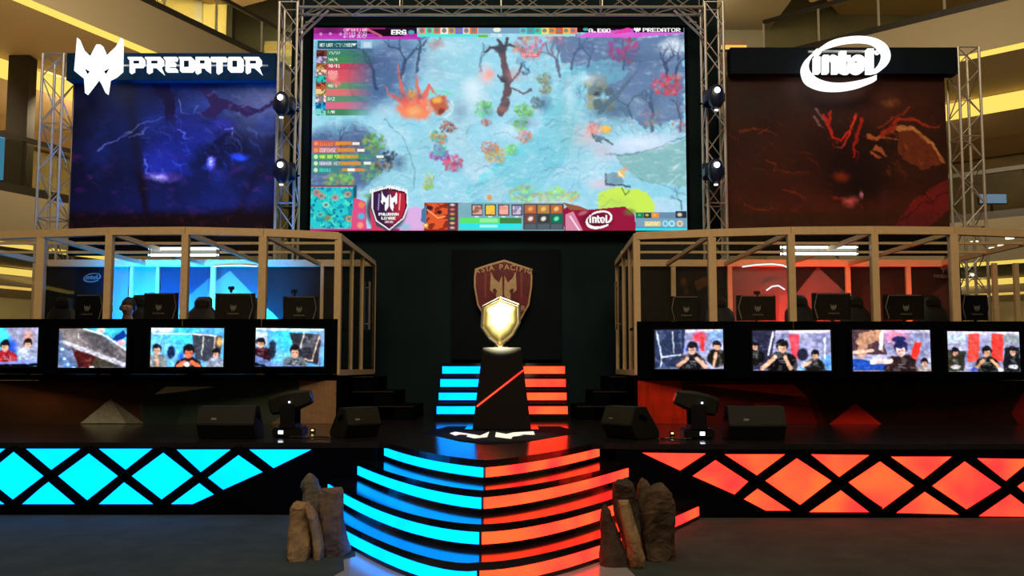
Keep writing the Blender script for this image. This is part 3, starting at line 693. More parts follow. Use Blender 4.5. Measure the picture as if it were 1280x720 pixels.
    if i == 3:
        cv.poly([(fx(.48),fy(.1)),(fx(.95),fy(.15)),(fx(.95),fy(1)),(fx(.6),fy(.8))], (46,46,56)); cv.mix((N-.45)*1.5*(cv.X > fx(.52))*(cv.Y < fy(.5)), (150,150,160)); cv.rect(fx(0), fy(0), fx(1), fy(.07), (225,230,240), .8)
        cv.line([(fx(.7),fy(.1)),(fx(.64),fy(.6))], 1.5, (215,210,200)); cv.line([(fx(.93),fy(.2)),(fx(.82),fy(.85)),(fx(.72),fy(.8))], 1.5, (220,190,160)); cv.line([(fx(.98),fy(.1)),(fx(.92),fy(1))], 2.5, (120,140,180))
        cv.rect(fx(0), fy(.1), fx(.16), fy(.45), (220,225,235), .8); person_cv(cv, fx(.07), fy(.4), 6, (50,16,26)); cv.ell(fx(.24), fy(.55), 5, 12, (22,26,40), .9, .3); cv.ell(fx(.42), fy(.35), 5, 12, (60,210,255), .9, .5)
        person_cv(cv, fx(.57), fy(.62), 7.5, (96,104,112)); cv.mix((cv.noise(2, seed=77) > .55)*((cv.X-fx(.57))**2+(cv.Y-fy(1.0))**2 < 90)*.8, (20,24,30))
        cv.poly([(fx(0),fy(.7)),(fx(.25),fy(.92)),(fx(.7),fy(1)),(fx(0),fy(1.01))], (95,120,175)); cv.poly([(fx(0),fy(.9)),(fx(.2),fy(1)),(fx(0),fy(1))], (6,8,20))
    if i >= 4:
        cv.rect(fx(0), fy(0), fx(1), fy(.08), (225,215,240), .7)
    if i == 4:
        cv.poly([(fx(0),fy(0)),(fx(.45),fy(0)),(fx(.4),fy(1)),(fx(0),fy(1))], (28,38,66), .9); cv.mix((N > .6)*(cv.X < fx(.4))*.4, (110,130,170))
        cv.line([(fx(.03),fy(.05)),(fx(.1),fy(.7)),(fx(.38),fy(.64))], 2, (200,210,225)); cv.line([(fx(.26),fy(.05)),(fx(.28),fy(.6))], 1.5, (200,210,225)); cv.line([(fx(.1),fy(.7)),(fx(.08),fy(.95))], 1.5, (200,210,225))
        cv.ell(fx(.66), fy(.2), 11, 9, (225,60,80), .95, .5); cv.rect(fx(.68), fy(.2), fx(.73), fy(.55), (235,50,50)); cv.poly([(fx(.8),fy(.05)),(fx(1),fy(0)),(fx(1),fy(.3)),(fx(.8),fy(.3))], (120,160,215), .8)
        person_cv(cv, fx(.55), fy(.5), 7.5, (20,20,26), arms=[(fx(.34),fy(.92)),(fx(.74),fy(.95))], phones=(40,60,160)); person_cv(cv, fx(.91), fy(.42), 5.5, (26,24,20), arms=[(fx(.86),fy(.9))])
    if i == 5:
        cv.poly([(fx(0),fy(0)),(fx(.3),fy(0)),(fx(.22),fy(1)),(fx(0),fy(1))], (30,30,52), .9); cv.line([(fx(.27),fy(.05)),(fx(.2),fy(.6))], 2.5, (220,215,225)); cv.poly([(fx(.47),fy(.1)),(fx(.6),fy(.1)),(fx(.6),fy(.7)),(fx(.5),fy(.7))], (230,60,75), .9)
        cv.poly([(fx(.6),fy(.9)),(fx(1),fy(.6)),(fx(1),fy(1)),(fx(.6),fy(1))], (90,150,230)); cv.line([(fx(.93),fy(.2)),(fx(.92),fy(.7))], 2, (230,240,255)); cv.ell(fx(.64), fy(.6), 7, 8, (18,20,36), .9, .3)
        person_cv(cv, fx(.38), fy(.42), 8, (14,14,18), arms=[(fx(.12),fy(.95)),(fx(.48),fy(.95))]); person_cv(cv, fx(.8), fy(.62), 5.5, (22,22,22), arms=[(fx(.64),fy(.9))]); person_cv(cv, fx(.03), fy(.4), 5, (20,18,18))
    if i == 6:
        cv.ell(fx(.55), fy(.15), 22, 14, (235,100,130), .7, .8); cv.poly([(fx(0),fy(0)),(fx(.35),fy(0)),(fx(.45),fy(.6)),(fx(0),fy(.6))], (60,36,40), .9); cv.mix((N > .55)*(cv.X < fx(.4))*.7, (215,160,120))
        cv.poly([(fx(.8),fy(.3)),(fx(.9),fy(.3)),(fx(.8),fy(.8)),(fx(.72),fy(.75))], (240,50,40)); cv.line([(fx(.38),fy(.1)),(fx(.36),fy(.45))], 5, (225,220,230)); cv.poly([(fx(0),fy(.7)),(fx(.5),fy(.78)),(fx(.5),fy(1)),(fx(0),fy(1))], (30,70,160))
        cv.line([(fx(0),fy(.55)),(fx(.25),fy(.5))], 4, (225,180,160)); person_cv(cv, fx(.62), fy(.48), 9, (40,26,28), (235,190,185), hair=(32,34,80), arms=[(fx(.25),fy(.78))]); cv.ell(fx(.6), fy(.22), 9, 3.5, (34,40,90)); person_cv(cv, fx(.92), fy(.8), 5, (120,110,110)); cv.ell(fx(.26), fy(.8), 3.5, 2.5, (240,225,225))
    if i == 7:
        cv.poly([(fx(.3),fy(.05)),(fx(.45),fy(.05)),(fx(.42),fy(.75)),(fx(.26),fy(.75))], (228,70,60)); cv.poly([(fx(.62),fy(.05)),(fx(.78),fy(.05)),(fx(.76),fy(.75)),(fx(.6),fy(.75))], (232,60,52))
        cv.rect(fx(0), fy(.05), fx(.25), fy(.3), (190,205,215), .7); cv.rect(fx(.78), fy(.05), fx(1), fy(.3), (130,140,140), .8); cv.poly([(fx(.0),fy(.45)),(fx(.25),fy(.5)),(fx(.2),fy(1)),(fx(0),fy(1))], (50,52,46)); cv.poly([(fx(.8),fy(.4)),(fx(1),fy(.4)),(fx(1),fy(1)),(fx(.75),fy(1))], (26,28,32))
        person_cv(cv, fx(.1), fy(.52), 5, (50,46,36)); person_cv(cv, fx(.9), fy(.5), 5.5, (20,22,26)); person_cv(cv, fx(.54), fy(.52), 6.5, (16,18,16), (205,150,110), arms=[(fx(.38),fy(.95)),(fx(.72),fy(.95))])
        for u in (.1, .9): cv.ell(fx(u), fy(.88), 6, 3, (225,225,230), .8)
        cv.ell(fx(.72), fy(.95), 4, 2.5, (240,235,235)); cv.ell(fx(.36), fy(.95), 5, 2.5, (60,80,190), .9)
    cv.a = cv.a*(.78+.44*cv.noise(9, 6, i+80, 3))[..., None]; cv.strokes(26, 8, 1.2, [(235,240,255),(20,24,40),(120,130,170)], i+5, None, .45, 20, 1.2); cv.strokes(60, 5, 1.2, [(245,248,255),(12,14,26),(90,100,150),(220,170,150)], i+15, (fx(0), fy(.25), fx(1), fy(1)), .4, 10, 1.5); cv.a = cv.a*(.74+.54*cv.noise(3.2, 2.6, i+110, 2))[..., None]; cv.warp(1.3, 5, i+60).blur(2); cv.a = np.clip((cv.a-105)*1.18+122, 0, 255); return cv
TV = [(BL, -42, 47.5, 410, 458), (BL, 73.5, 158, 410.5, 459.5), (BL, 188.5, 279.5, 410, 458.5), (BL, 319.5, 405, 410.5, 458),
      (BR, 818.5, 904, 412, 461), (BR, 941, 1038.5, 413, 463), (BR, 1065.5, 1163, 412.5, 464), (BR, 1184.5, 1274.5, 414.5, 464.5)]
TVL = ['showing two players at a curved desk, leftmost below the blue booth', 'showing a tilted grey monitor, below the blue booth',
       'showing three players in front of blue light, below the blue booth', 'showing a player in a patterned shirt, nearest the podium below blue booth',
       'showing a player beside white bars, nearest the podium below the red booth', 'showing a dark haired player with bare arms, below the red booth',
       'showing a player in a dark blue cap, below the red booth', 'showing a player leaning forward between red bars, rightmost below the red booth']
screenmat = picmat('tv_picture', True, 1.12)
for i, (B, x0, x1, y0, y1) in enumerate(TV):
    xm = (x0+x1)/2; _, n = front(B, xm, 435)
    # plane of the television through its facet
    c0, _ = front(B, xm, (y0+y1)/2, .15)
    def onp(px, py, o=0):
        q = c0+n*o; d = ray(px, py); k = (q-Vector((0,0,EYE))).dot(n)/d.dot(n); return Vector((0,0,EYE))+d*k
    TLc, TRc, BLc, BRc = onp(x0, y0), onp(x1, y0), onp(x0, y1), onp(x1, y1)
    xt = Vector((-n.y, n.x, 0)); hz = (TLc.z+TRc.z-BLc.z-BRc.z)/2; zm = (TLc.z+TRc.z+BLc.z+BRc.z)/4
    A_, B_ = (TLc+BLc)/2, (TRc+BRc)/2; A_.z = B_.z = zm
    root = empty('television', (c0.x, c0.y, zm-hz/2-.03), 'television ' + TVL[i], 'television', 'televisions on the booth fronts')
    U = (B_-A_).normalized(); Zv = Vector((0, 0, 1)); wd = (B_-A_).length
    cc = (A_+B_)/2
    def rectp(w_, h_, o): return [cc+n*o-U*w_/2-Zv*h_/2, cc+n*o+U*w_/2-Zv*h_/2, cc+n*o+U*w_/2+Zv*h_/2, cc+n*o-U*w_/2+Zv*h_/2]
    MB().prism(rectp(wd+.04, hz+.04, -.01), -n*.05).build('housing', M['blackplastic'], root, bevel=.004)
    bz = MB()
    for s_ in (-1, 1):
        bz.beam(cc+U*s_*(wd/2+.012)-Zv*(hz/2+.02), cc+U*s_*(wd/2+.012)+Zv*(hz/2+.02), .02, .02, up=tuple(n)); bz.beam(cc-U*(wd/2+.02)+Zv*s_*(hz/2+.012), cc+U*(wd/2+.02)+Zv*s_*(hz/2+.012), .02, .02, up=tuple(n))
    bz.build('bezel', M['blackplastic'], root)
    tvpic(i, x0, y0, x1, y1).mesh('screen', lambda u, v: cc-U*wd/2+U*wd*u+Zv*hz/2-Zv*hz*v+n*.002, screenmat, root)
    MB().prism(rectp(.3, .2, -.055), -n*.045).build('wall_bracket', M['black'], root)
# ================================================================== BIG SCREEN
YS = 15.9
mb = MB(); a, b = P(366, -22, 16.1), P(907, 560, 16.1)
mb.box((a.x, 16.12, .8), (b.x, 16.3, a.z)); struct(mb, 'wall_back', M['drape'])
def main_picture():
    cv = Cv(390, 35.5, 857, 287.5, 1.45, (128,206,226))
    n1, n2 = cv.noise(60, 40, 1), cv.noise(18, 12, 2); n3 = cv.noise(5, 4, 3)
    cv.mix(n1*.6, (170,214,232)); cv.mix(np.clip((n2-.45)*1.6, 0, 1)*.4, (225,235,245))
    cv.ell(455, 95, 75, 55, (62,92,138), .95, .5, 20, .3); cv.ell(500, 70, 40, 40, (78,105,150), .8, .6); cv.ell(420, 205, 60, 45, (66,92,135), .95, .4, 0, .3); cv.ell(545, 80, 30, 35, (140,175,195), .5, .8)
    cv.poly([(690,45),(857,45),(857,150),(800,160),(735,95),(700,75)], (84,108,148), .9, 6); cv.ell(800, 135, 60, 20, (120,150,180), .6, .8); cv.ell(842, 60, 22, 14, (205,222,235), .9, .6)
    cv.ell(760, 140, 40, 22, (70,110,130), .6, .8)
    # road and river
    cv.line([(600,288),(640,235),(690,190),(700,140),(720,100),(770,88)], 52, (104,196,212), .5, 30); cv.line([(560,60),(590,110),(575,150),(520,200),(470,250)], 40, (140,205,220), .8)
    cv.line([(600,130),(560,165),(620,240)], 30, (165,210,225), .7); cv.line([(590,240),(640,200),(665,175)], 16, (110,200,215), .7); cv.line([(600,225),(650,188)], 6, (90,215,225), .8)
    for k in range(26):
        q = random.Random(k); x = 570+q.random()*110; y = 190+q.random()*80; cv.line([(x, y), (x+14, y-8)], 1, (110,165,200) if k % 2 else (190,225,240), .6)
    cv.ell(715, 165, 25, 50, (135,190,195), .6, .8, -15); cv.ell(800, 185, 60, 22, (190,212,238), .85, .6, -12, .2); cv.ell(620, 165, 32, 18, (160,215,235), .6, .7); cv.ell(660, 260, 50, 18, (190,225,235), .7, .7); cv.ell(820, 262, 45, 18, (195,220,240), .7, .8)
    cv.poly([(770,195),(820,188),(857,175),(857,235),(800,225),(778,210)], (122,178,176), .9, 2); cv.line([(757,193),(785,195),(820,186),(857,172)], 1.5, (70,110,115), .8); cv.line([(790,222),(830,232),(857,245)], 1.2, (90,130,140), .6)
    cv.line([(480,150),(505,175),(520,215),(517,235)], 1.2, (70,120,140), .7); cv.mix((cv.noise(3, 2, 12)-.5)*.35, (60,110,140))
    cv.mix(np.clip(cv.noise(9, 3, 14)-.55, 0, 1)*1.2, (240,248,252))
    # dark bare trees
    for i, (x, y, h, c) in enumerate([(470,112,60,(34,52,84)),(500,100,58,(40,62,92)),(440,120,50,(36,56,90)),(520,92,50,(46,70,104)),(425,205,44,(34,50,82)),(455,225,40,(40,64,92)),(700,96,50,(84,84,110)),(715,88,46,(60,80,116)),(735,86,40,(60,80,120)),(690,70,38,(120,110,130)),
          (835,120,60,(48,60,92)),(815,165,50,(60,80,108)),(850,165,42,(70,70,96)),(780,88,44,(60,74,116)),(845,100,50,(50,64,96)),(790,150,46,(60,92,112)),(600,90,36,(90,130,150)),(850,262,24,(60,80,100)),(548,58,20,(100,80,80))]): cv.tree(x, y, h, c, i)
    cv.ell(545, 57, 14, 8, (150,110,110), .8, .8, 0, .4)
    cv.foliage(835, 108, 18, [(235,70,90),(215,60,90),(245,110,120)], 1, 40); cv.foliage(780, 64, 20, [(205,70,120),(180,80,130)], 2, 22); cv.foliage(815, 148, 14, [(150,120,140),(190,140,150)], 4, 16); cv.foliage(850, 158, 10, [(200,120,140)], 5, 12)
    cv.foliage(660, 60, 18, [(225,140,140),(235,170,160),(200,110,120)], 6, 26); cv.foliage(690, 52, 14, [(220,140,160)], 7, 12)
    for k in range(14): cv.ell(748+random.Random(k).uniform(-16,18), 112+random.Random(k+50).uniform(-14,22), 7, 6, random.Random(k).choice([(120,132,110),(150,155,120),(96,120,122),(70,92,98)]), .85, .4, k*40)
    cv.ell(746, 118, 5, 4, (36,48,52), .9, .5); cv.line([(752,140),(785,105),(797,90)], 7, (72,100,118), .8, 1.5)
    # dead tree
    cv.line([(627,62),(630,80),(635,105),(632,130),(627,140)], 7, (92,72,76), 1, 12); cv.line([(627,64),(613,60),(606,66)], 3, (62,60,70)); cv.line([(628,62),(637,56),(642,60)], 3.5, (60,58,68)); cv.line([(622,52),(629,62),(634,50)], 4, (66,64,72)); cv.line([(634,108),(648,94),(652,82)], 3, (70,64,74)); cv.line([(638,110),(622,96)], 3, (76,70,78))
    cv.line([(640,112),(655,118),(664,114)], 2.5, (96,84,92)); cv.ell(630, 100, 6, 5, (52,56,66), .9, .4); cv.ell(626, 62, 8, 5, (56,58,68), .9, .4); cv.ell(628, 138, 9, 5, (150,100,90), .8, .6)
    cv.ell(607, 96, 14, 17, (245,190,190), .9, .9); cv.ell(612, 93, 8, 9, (250,150,120), .7, .9); cv.ell(590, 108, 16, 18, (225,240,248), .7, .9); cv.ell(640, 95, 12, 12, (225,150,150), .5, .9)
    # fiery mound with flames (generic)
    cv.ell(520, 138, 24, 13, (240,130,90), 1, .35, 0, .25); cv.ell(518, 132, 20, 16, (238,120,84), .95, .4, 0, .3); cv.ell(517, 141, 14, 8, (250,165,90), .9, .6)
    for p in ([(506,130),(500,105),(496,82)], [(522,128),(522,108),(519,96)], [(530,122),(536,108),(545,120)], [(505,128),(490,122),(480,108)], [(540,130),(552,126),(560,120)]): cv.line(p, 7, (236,96,74), .9, 1)
    cv.ell(514, 118, 5, 7, (255,180,60), .9, .6); cv.ell(524, 122, 5, 4, (140,90,110), .9, .5); cv.ell(550, 134, 15, 12, (200,210,215), .5, .4); cv.ell(549, 132, 11, 11, (190,80,50), .95, .4, 0, .3); cv.ell(546, 127, 7, 5, (245,180,60), .9, .5); cv.ell(552, 140, 5, 4, (120,40,30), .9, .5)
    cv.line([(536,118),(552,115),(566,120)], 1.5, (80,230,140)); cv.line(arc(552, 134, 15, 14, -80, 40), 1.5, (235,250,240), .8)
    for x, y, r, cs, s in [(655,140,12,[(120,220,90),(160,230,70),(90,190,100)],1),(650,158,9,[(110,230,90)],2),(604,138,13,[(110,220,130),(90,200,110)],3),(468,180,15,[(120,190,80),(170,220,80),(90,160,90)],4),(463,215,14,[(110,190,110),(90,170,120)],5),(425,228,18,[(120,200,90),(170,225,90)],6),(608,154,6,[(190,110,90),(230,140,110)],7),
          (681,112,8,[(150,165,120)],8),(672,130,9,[(110,140,130)],9),(680,100,10,[(140,160,130)],10),(620,196,12,[(245,215,90),(235,170,90),(220,220,110)],11),(638,188,9,[(110,230,130),(160,230,110)],12),(612,186,10,[(240,160,110),(225,130,90)],13),(655,172,10,[(210,130,120),(230,160,140)],14),
          (550,192,12,[(200,60,170),(170,80,200)],15),(566,205,12,[(220,60,110),(240,90,130)],16),(548,172,10,[(250,190,50),(240,140,60),(60,210,180)],17),(550,188,9,[(80,220,190)],18),(560,160,10,[(200,90,70),(230,130,90),(60,50,50)],19),(536,232,7,[(120,240,60),(250,210,60)],20),(536,222,6,[(250,240,200),(200,230,90)],21),(690,245,16,[(150,235,120),(190,240,120)],22),(715,245,8,[(250,200,80),(180,230,80)],23),(655,242,16,[(170,235,150)],24),(480,205,12,[(120,80,70),(60,70,90),(160,150,130)],25),(487,195,9,[(50,60,80),(40,50,70)],26)]:
        cv.foliage(x, y, r, cs, s*3+100)
    cv.foliage(742, 163, 10, [(235,150,140),(250,190,180)], 31); cv.foliage(650, 78, 6, [(60,160,220),(30,40,60),(80,190,230)], 32, 16); cv.foliage(656, 88, 8, [(60,180,230),(30,50,80)], 33, 16)
    cv.ell(735, 170, 22, 20, (248,185,185), .6, .9); cv.ell(752, 188, 20, 18, (225,180,190), .5, .9); cv.ell(758, 163, 6, 5, (252,190,70), .95, .4); cv.ell(742, 162, 7, 6, (242,150,130), .9, .5); cv.poly([(741,168),(755,171),(750,178),(745,178)], (86,120,132)); cv.line([(755,174),(765,180)], 2.5, (52,72,84)); cv.line([(741,168),(744,178),(752,179)], 1.3, (30,50,60))
    cv.ell(752, 230, 22, 10, (250,180,190), .6, .9); cv.poly([(757,218),(775,217),(779,230),(757,230)], (110,150,170)); cv.line([(757,218),(758,231),(786,232)], 2, (40,60,72)); cv.ell(776, 218, 5, 4.5, (252,180,70), .95, .4); cv.line([(772,216),(778,222)], 1.5, (255,255,255)); cv.ell(781, 212, 4, 3, (235,150,110), .8, .5)
    cv.poly([(748,243),(765,235),(790,236),(808,240),(816,258),(816,266),(748,266)], (196,232,70), 1, 2); cv.ell(770, 255, 28, 12, (170,215,80), .6, .8); cv.line([(775,235),(782,245),(787,238)], 1.3, (70,90,50)); cv.ell(845, 208, 8, 2, (220,240,240), .8, .6, -40); cv.line([(835,232),(850,218)], 1.2, (230,245,245), .7)
    cv.strokes(260, 12, 1.1, [(48,74,110),(60,90,130),(90,120,155)], 5, (395,60,520,125), .6, 80); cv.strokes(170, 12, 1.1, [(50,76,112),(70,96,130)], 6, (392,155,470,232), .6, 20)
    cv.strokes(260, 12, 1.1, [(60,84,124),(80,104,150),(110,120,150)], 7, (700,48,857,125), .6, 75); cv.strokes(140, 10, 1, [(70,110,125),(90,120,140)], 8, (735,125,857,165), .6, 20)
    cv.strokes(420, 9, 1.3, [(225,240,248),(110,185,205),(190,225,235),(100,160,190)], 9, (470,120,760,262), .5, -35, .5); cv.strokes(120, 9, 1.2, [(160,205,200),(100,160,160)], 10, (775,190,857,232), .5, 10, .3)
    for x, y, rx, ry, al in ((590,120,26,24,.6),(735,100,30,10,.6),(712,120,12,30,.5),(800,180,50,14,.7),(640,165,30,14,.5),(745,215,24,30,.4),(560,60,30,14,.4),(690,255,50,14,.5),(600,215,24,12,.35),(845,55,16,12,.6),(480,140,20,12,.4)): cv.ell(x, y, rx, ry, (228,240,250), al, .95)
    for x, y, rx, ry, al in ((455,80,40,26,.5),(790,75,50,18,.4),(770,140,26,12,.5),(815,130,20,16,.4),(505,120,30,10,.3),(680,130,14,16,.5),(500,205,12,14,.7),(655,155,20,8,.4),(575,140,12,20,.3)): cv.ell(x, y, rx, ry, (46,66,104), al, .95)
    cv.strokes(90, 30, 1.3, [(70,120,150),(60,96,130),(180,225,238)], 21, (480,150,760,270), .5, -32, .35); cv.strokes(60, 16, 1.6, [(190,110,110),(220,150,150),(150,90,100)], 22, (640,50,720,100), .45, 60, .7); cv.strokes(60, 12, 1.4, [(210,120,130),(120,90,110)], 23, (735,150,857,170), .4, 40, .8)
    cv.warp(2.6, 9).warp(1.2, 3.5, 50).blur(1); cv.a = np.clip((cv.a-150)*1.1+152, 0, 255); cv.mix(np.full(cv.X.shape, .14), (205,205,225))
    # red tag over a unit
    cv.rect(651, 67, 673, 71.5, (225,80,90)); cv.text('DEFENSE', 652, 67.8, 3, (255,220,220), .8, cw=2.9)
    # ---- HUD top bar
    cv.rect(390, 35.5, 520, 47, (40,14,44)); cv.mix((cv.Y < 47)*(cv.X < 455)*(.75-.2*np.sin(cv.X/9)), (165,40,140)); cv.mix((cv.Y < 50)*(cv.Y > 43)*(cv.X < 525)*.9, (190,50,180)); cv.mix((cv.Y < 40)*(cv.X < 480)*(cv.X > 430)*.6, (220,60,150)); cv.poly([(455,37),(485,37),(505,46),(470,46)], (28,6,20))
    cv.line([(455,36),(475,46)], 3, (245,110,150), .8); cv.text('CAPTAINS MODE', 428, 36.6, 3.2, (235,220,240), .9, cw=2.3); cv.text('21:14 2:21', 428, 40.8, 3, (235,220,240), .9, cw=3); cv.text('64/197 30/57', 428, 45, 3, (245,240,250), .9, cw=2.4)
    for x, y in ((399,43.5),(411,43),(424,43.5)): cv.ell(x, y, 2, 2, (225,150,220), .8)
    cv.text('ERG', 488, 38.2, 6.2, (250,250,250), 1, cw=6.6, bold=1); cv.ell(513, 41, 4, 2.5, (70,190,190), .9)
    pr = [(240,150,120),(90,220,190),(235,120,80),(245,235,220),(220,160,90),(110,110,220),(240,200,190),(230,110,50)]
    for k in range(8): cv.rect(522+k*9.3, 35.5, 531.3+k*9.3, 43.5, pr[k]); cv.ell(526.5+k*9.3, 39, 3, 3, tuple(255-c for c in pr[k]), .5)
    cv.rect(521, 43.3, 597, 46.6, (70,235,220)); cv.rect(597, 35.5, 650, 43, (120,160,190)); cv.ell(621, 38, 5, 3, (250,250,220), .9); cv.rect(597, 44, 610, 47.5, (110,190,60)); cv.text('33:06', 613, 43, 4, (250,250,240), .9, cw=3)
    pr = [(90,200,220),(50,170,190),(60,210,170),(240,220,120),(235,150,60),(220,80,50),(245,190,80),(240,130,110)]
    for k in range(8): cv.rect(650+k*9, 35.5, 659+k*9, 43.5, pr[k]); cv.ell(654+k*9, 39, 3, 2.6, tuple(255-c for c in pr[k]), .45)
    cv.rect(648, 43.3, 720, 46, (160,220,210)); cv.rect(722, 35.5, 857, 41.5, (26,8,18)); cv.poly([(721,47.5),(735,41.5),(795,36),(857,42),(857,43),(800,47.5)], (226,90,215), .9); cv.poly([(764,44),(788,34),(790,41)], (230,60,160)); cv.rect(793, 35.5, 857, 41.6, (18,6,14)); cv.ell(733, 37.5, 3.5, 2, (70,190,170), .9)
    cv.text('A.EGO', 737, 36.2, 5, (255,255,255), 1, cw=5.6, bold=1); cv.poly([(798+x*8, 37.8-y*6) for x, y in PMK], (255,255,255)); cv.text('PREDATOR', 805, 35.6, 4.8, (255,255,255), 1, cw=6, bold=1)
    # ---- left list
    cv.rect(395, 52, 445, 62, (20,70,84)); cv.rect(396, 53, 444, 61, (34,92,104)); cv.text('NET LAST HITS/DENIES', 398, 55, 4, (225,240,235), .95, cw=2.05); cv.poly([(438,55.5),(444,55.5),(441,58.5)], (230,240,240)); cv.rect(450, 52, 464, 61.5, (150,195,220)); cv.rect(453, 54, 462, 60, (190,220,240))
    rows = [(60,130,96),(64,140,84),(205,62,84),(222,80,96),(226,86,100),(96,150,100),(226,110,110),(96,140,104),(222,100,130),(60,130,84)]
    tx = ['21/27','50/4','90/11','67/2','','40/1','','8/2','','1/0']; pc = [(120,50,50),(190,180,220),(225,150,80),(245,210,180),(40,200,190),(200,90,60),(235,200,130),(245,215,225),(40,160,220),(120,210,200)]
    for k in range(10):
        y = 63.5+k*8.2; m = (cv.X > 407)*(cv.X < 465)*(cv.Y >= y)*(cv.Y < y+8.2)*np.clip((467-cv.X)/38, 0, 1)*.95; cv.mix(m, rows[k])
        cv.rect(394, y, 407, y+8, pc[k]); cv.mix((cv.X > 394)*(cv.X < 407)*(cv.Y >= y)*(cv.Y < y+8)*(cv.noise(3, seed=k+60) > .52)*.7, tuple(int(c*.35) for c in pc[k])); cv.text(tx[k], 409, y+1.8, 4, (235,245,235), .95, cw=3, bold=.6)
    cv.ell(415, 96, 8, 8, (245,170,160), .8, .5); cv.ell(420, 106, 7, 5, (240,130,120), .7, .5)
    # ---- chat lines
    cl = [((225,90,60),'KILLED BY'),((225,110,70),'DEFENSE'),((60,170,90),'YOU GOT STUCK IN'),((60,160,100),'DENIED HIT'),((60,150,120),'RECALL')]
    for k, (c, t) in enumerate(cl):
        y = 178+k*8.2; L = (62, 68, 92, 76, 56)[k]; cv.mix((cv.X > 391)*(cv.X < 391+L)*(cv.Y > y-1)*(cv.Y < y+6)*np.clip((391+L+5-cv.X)/60, 0, 1)*.9, c)
        cv.text(t, 400, y+.5, 4.2, ((250,140,60),(240,200,220),(230,240,90),(225,200,240),(60,210,190))[k], 1, cw=(2.8,3,2.4,2.6,2.6)[k], bold=.8)
        cv.rect(420+k*2, y+.3, 440+k*4, y+4.2, (240,150,50), .8); cv.rect(391+L-12, y+.6, 391+L-3, y+4, (255,250,235), .9); cv.ell(395.5, y+2.4, 2.6, 2.6, (250,150,90) if k < 2 else (220,240,210), .9)
    # ---- minimap
    cv.rect(388, 232, 447, 288, (30,90,110)); cv.mix(((cv.X > 389)*(cv.X < 443)*(cv.Y > 234)*(cv.Y < 285))*1.0, (40,200,205)); mmk = (cv.X > 389)*(cv.X < 443)*(cv.Y > 234)*(cv.Y < 285)
    cv.mix(mmk*(cv.noise(7, seed=71) > .55)*.8, (20,140,170)); cv.mix(mmk*(cv.noise(5, seed=72) > .64)*.8, (90,235,200)); cv.mix(mmk*(cv.noise(4, seed=73) > .7)*.8, (16,90,130))
    for x, y, c in ((397,241,(240,110,100)),(403,245,(240,140,110)),(420,247,(225,150,150)),(409,256,(150,240,200)),(411,272,(120,160,60)),(438,273,(250,150,70)),(436,243,(230,150,120)),(402,268,(60,220,200))): cv.ell(x, y, 6, 5, c, .9, .5); cv.ell(x, y, 2.5, 2, tuple(255-q for q in c), .5)
    cv.line([(389,234),(443,234)], 1, (235,90,110)); cv.rect(388, 285, 535, 288, (210,40,130)); cv.line([(389,286),(389,262)], 1.5, (210,240,240)); cv.poly([(444,247),(458,252),(460,286),(440,286)], (220,80,130)); cv.ell(453, 256, 4, 4, (240,130,90), .95, .4); cv.ell(453, 270, 6, 5, (80,190,230), .9, .5); cv.ell(452, 281, 5, 5, (250,160,120), .9, .5); cv.ell(463, 245, 9, 4, (110,170,90), .8, .6)
    cv.poly([(510,262),(522,258),(540,262),(530,288),(500,288)], (225,170,225), .9, 2); cv.ell(508, 283, 8, 5, (130,200,220), .8, .6)
    # ---- league badge
    def sh(s, col): cv.poly([(487+(x-487)*s, 262+(y-262)*s) for x, y in [(467,240),(487,234.5),(509,240),(510,258),(505,272),(488,286),(472,275),(467,260)]], col)
    cv.ell(484, 262, 25, 27, (62,58,70), .9, .2); cv.poly([(464,260),(472,282),(490,290),(466,290)], (215,60,100)); sh(1.06, (240,235,245)); sh(.98, (60,20,40))
    sh(.9, (56,30,70)); m = cv.inside([(487+(x-487)*.9, 262+(y-262)*.9) for x, y in [(467,240),(487,234.5),(509,240),(510,258),(505,272),(488,286),(472,275),(467,260)]]); cv.mix(m*np.clip((cv.X-482)/18, 0, 1), (190,36,56)); cv.line([(475,243),(474,262)], 1.5, (170,160,210), .9); cv.line([(501,243),(500,262)], 1.5, (245,180,170), .9)
    for q in (PMK_L, PMK_R): cv.poly([(487.5+x*20, 252-y*20) for x, y in q], (250,250,250))
    cv.text('ASIA PACIFIC', 464, 232, 4.6, (250,250,250), 1, cw=3.9, bold=.9, slope=lambda i: (i-5.5)**2*.16); cv.text('PREDATOR', 475, 265.5, 3.6, (250,250,250), 1, cw=3.1, bold=1.2); cv.text('LEAGUE', 478.5, 270.5, 3.2, (240,245,235), 1, cw=2.9, bold=1.2); cv.text('2018', 482, 275.2, 3, (245,210,220), .95, cw=2.7, bold=1)
    # ---- portrait, abilities, bars
    cv.rect(531, 253, 560, 288, (160,40,40)); cv.rect(534, 254, 560, 286, (226,88,44)); cv.mix(((cv.X > 534)*(cv.X < 560)*(cv.Y > 254)*(cv.Y < 286))*(cv.noise(6, seed=91) > .55)*.75, (110,34,24)); cv.ell(538, 260, 4, 3, (60,24,30), .9, .4); cv.ell(550, 265, 3, 2.5, (50,20,24), .9, .4); cv.line([(535,262),(548,272),(557,270)], 1.5, (250,170,110)); cv.ell(533, 281, 3.5, 3.5, (245,160,60), .95, .3); cv.ell(533, 281, 1.6, 1.6, (250,240,200))
    cv.poly([(528,262),(534,256),(534,280),(527,276)], (70,120,160))
    cv.rect(560, 253, 573, 288, (90,36,44), .9)
    for k in range(6): cv.ell(566, 256+k*5.6, 4, 2, ((250,240,235),(240,130,110),(240,170,90),(120,220,90),(245,220,140),(250,200,190))[k], .8, .5)
    cv.rect(573, 253, 705, 288, (104,140,150), .55); cv.ell(612, 247, 4, 4.5, (235,150,70), .9, .5)
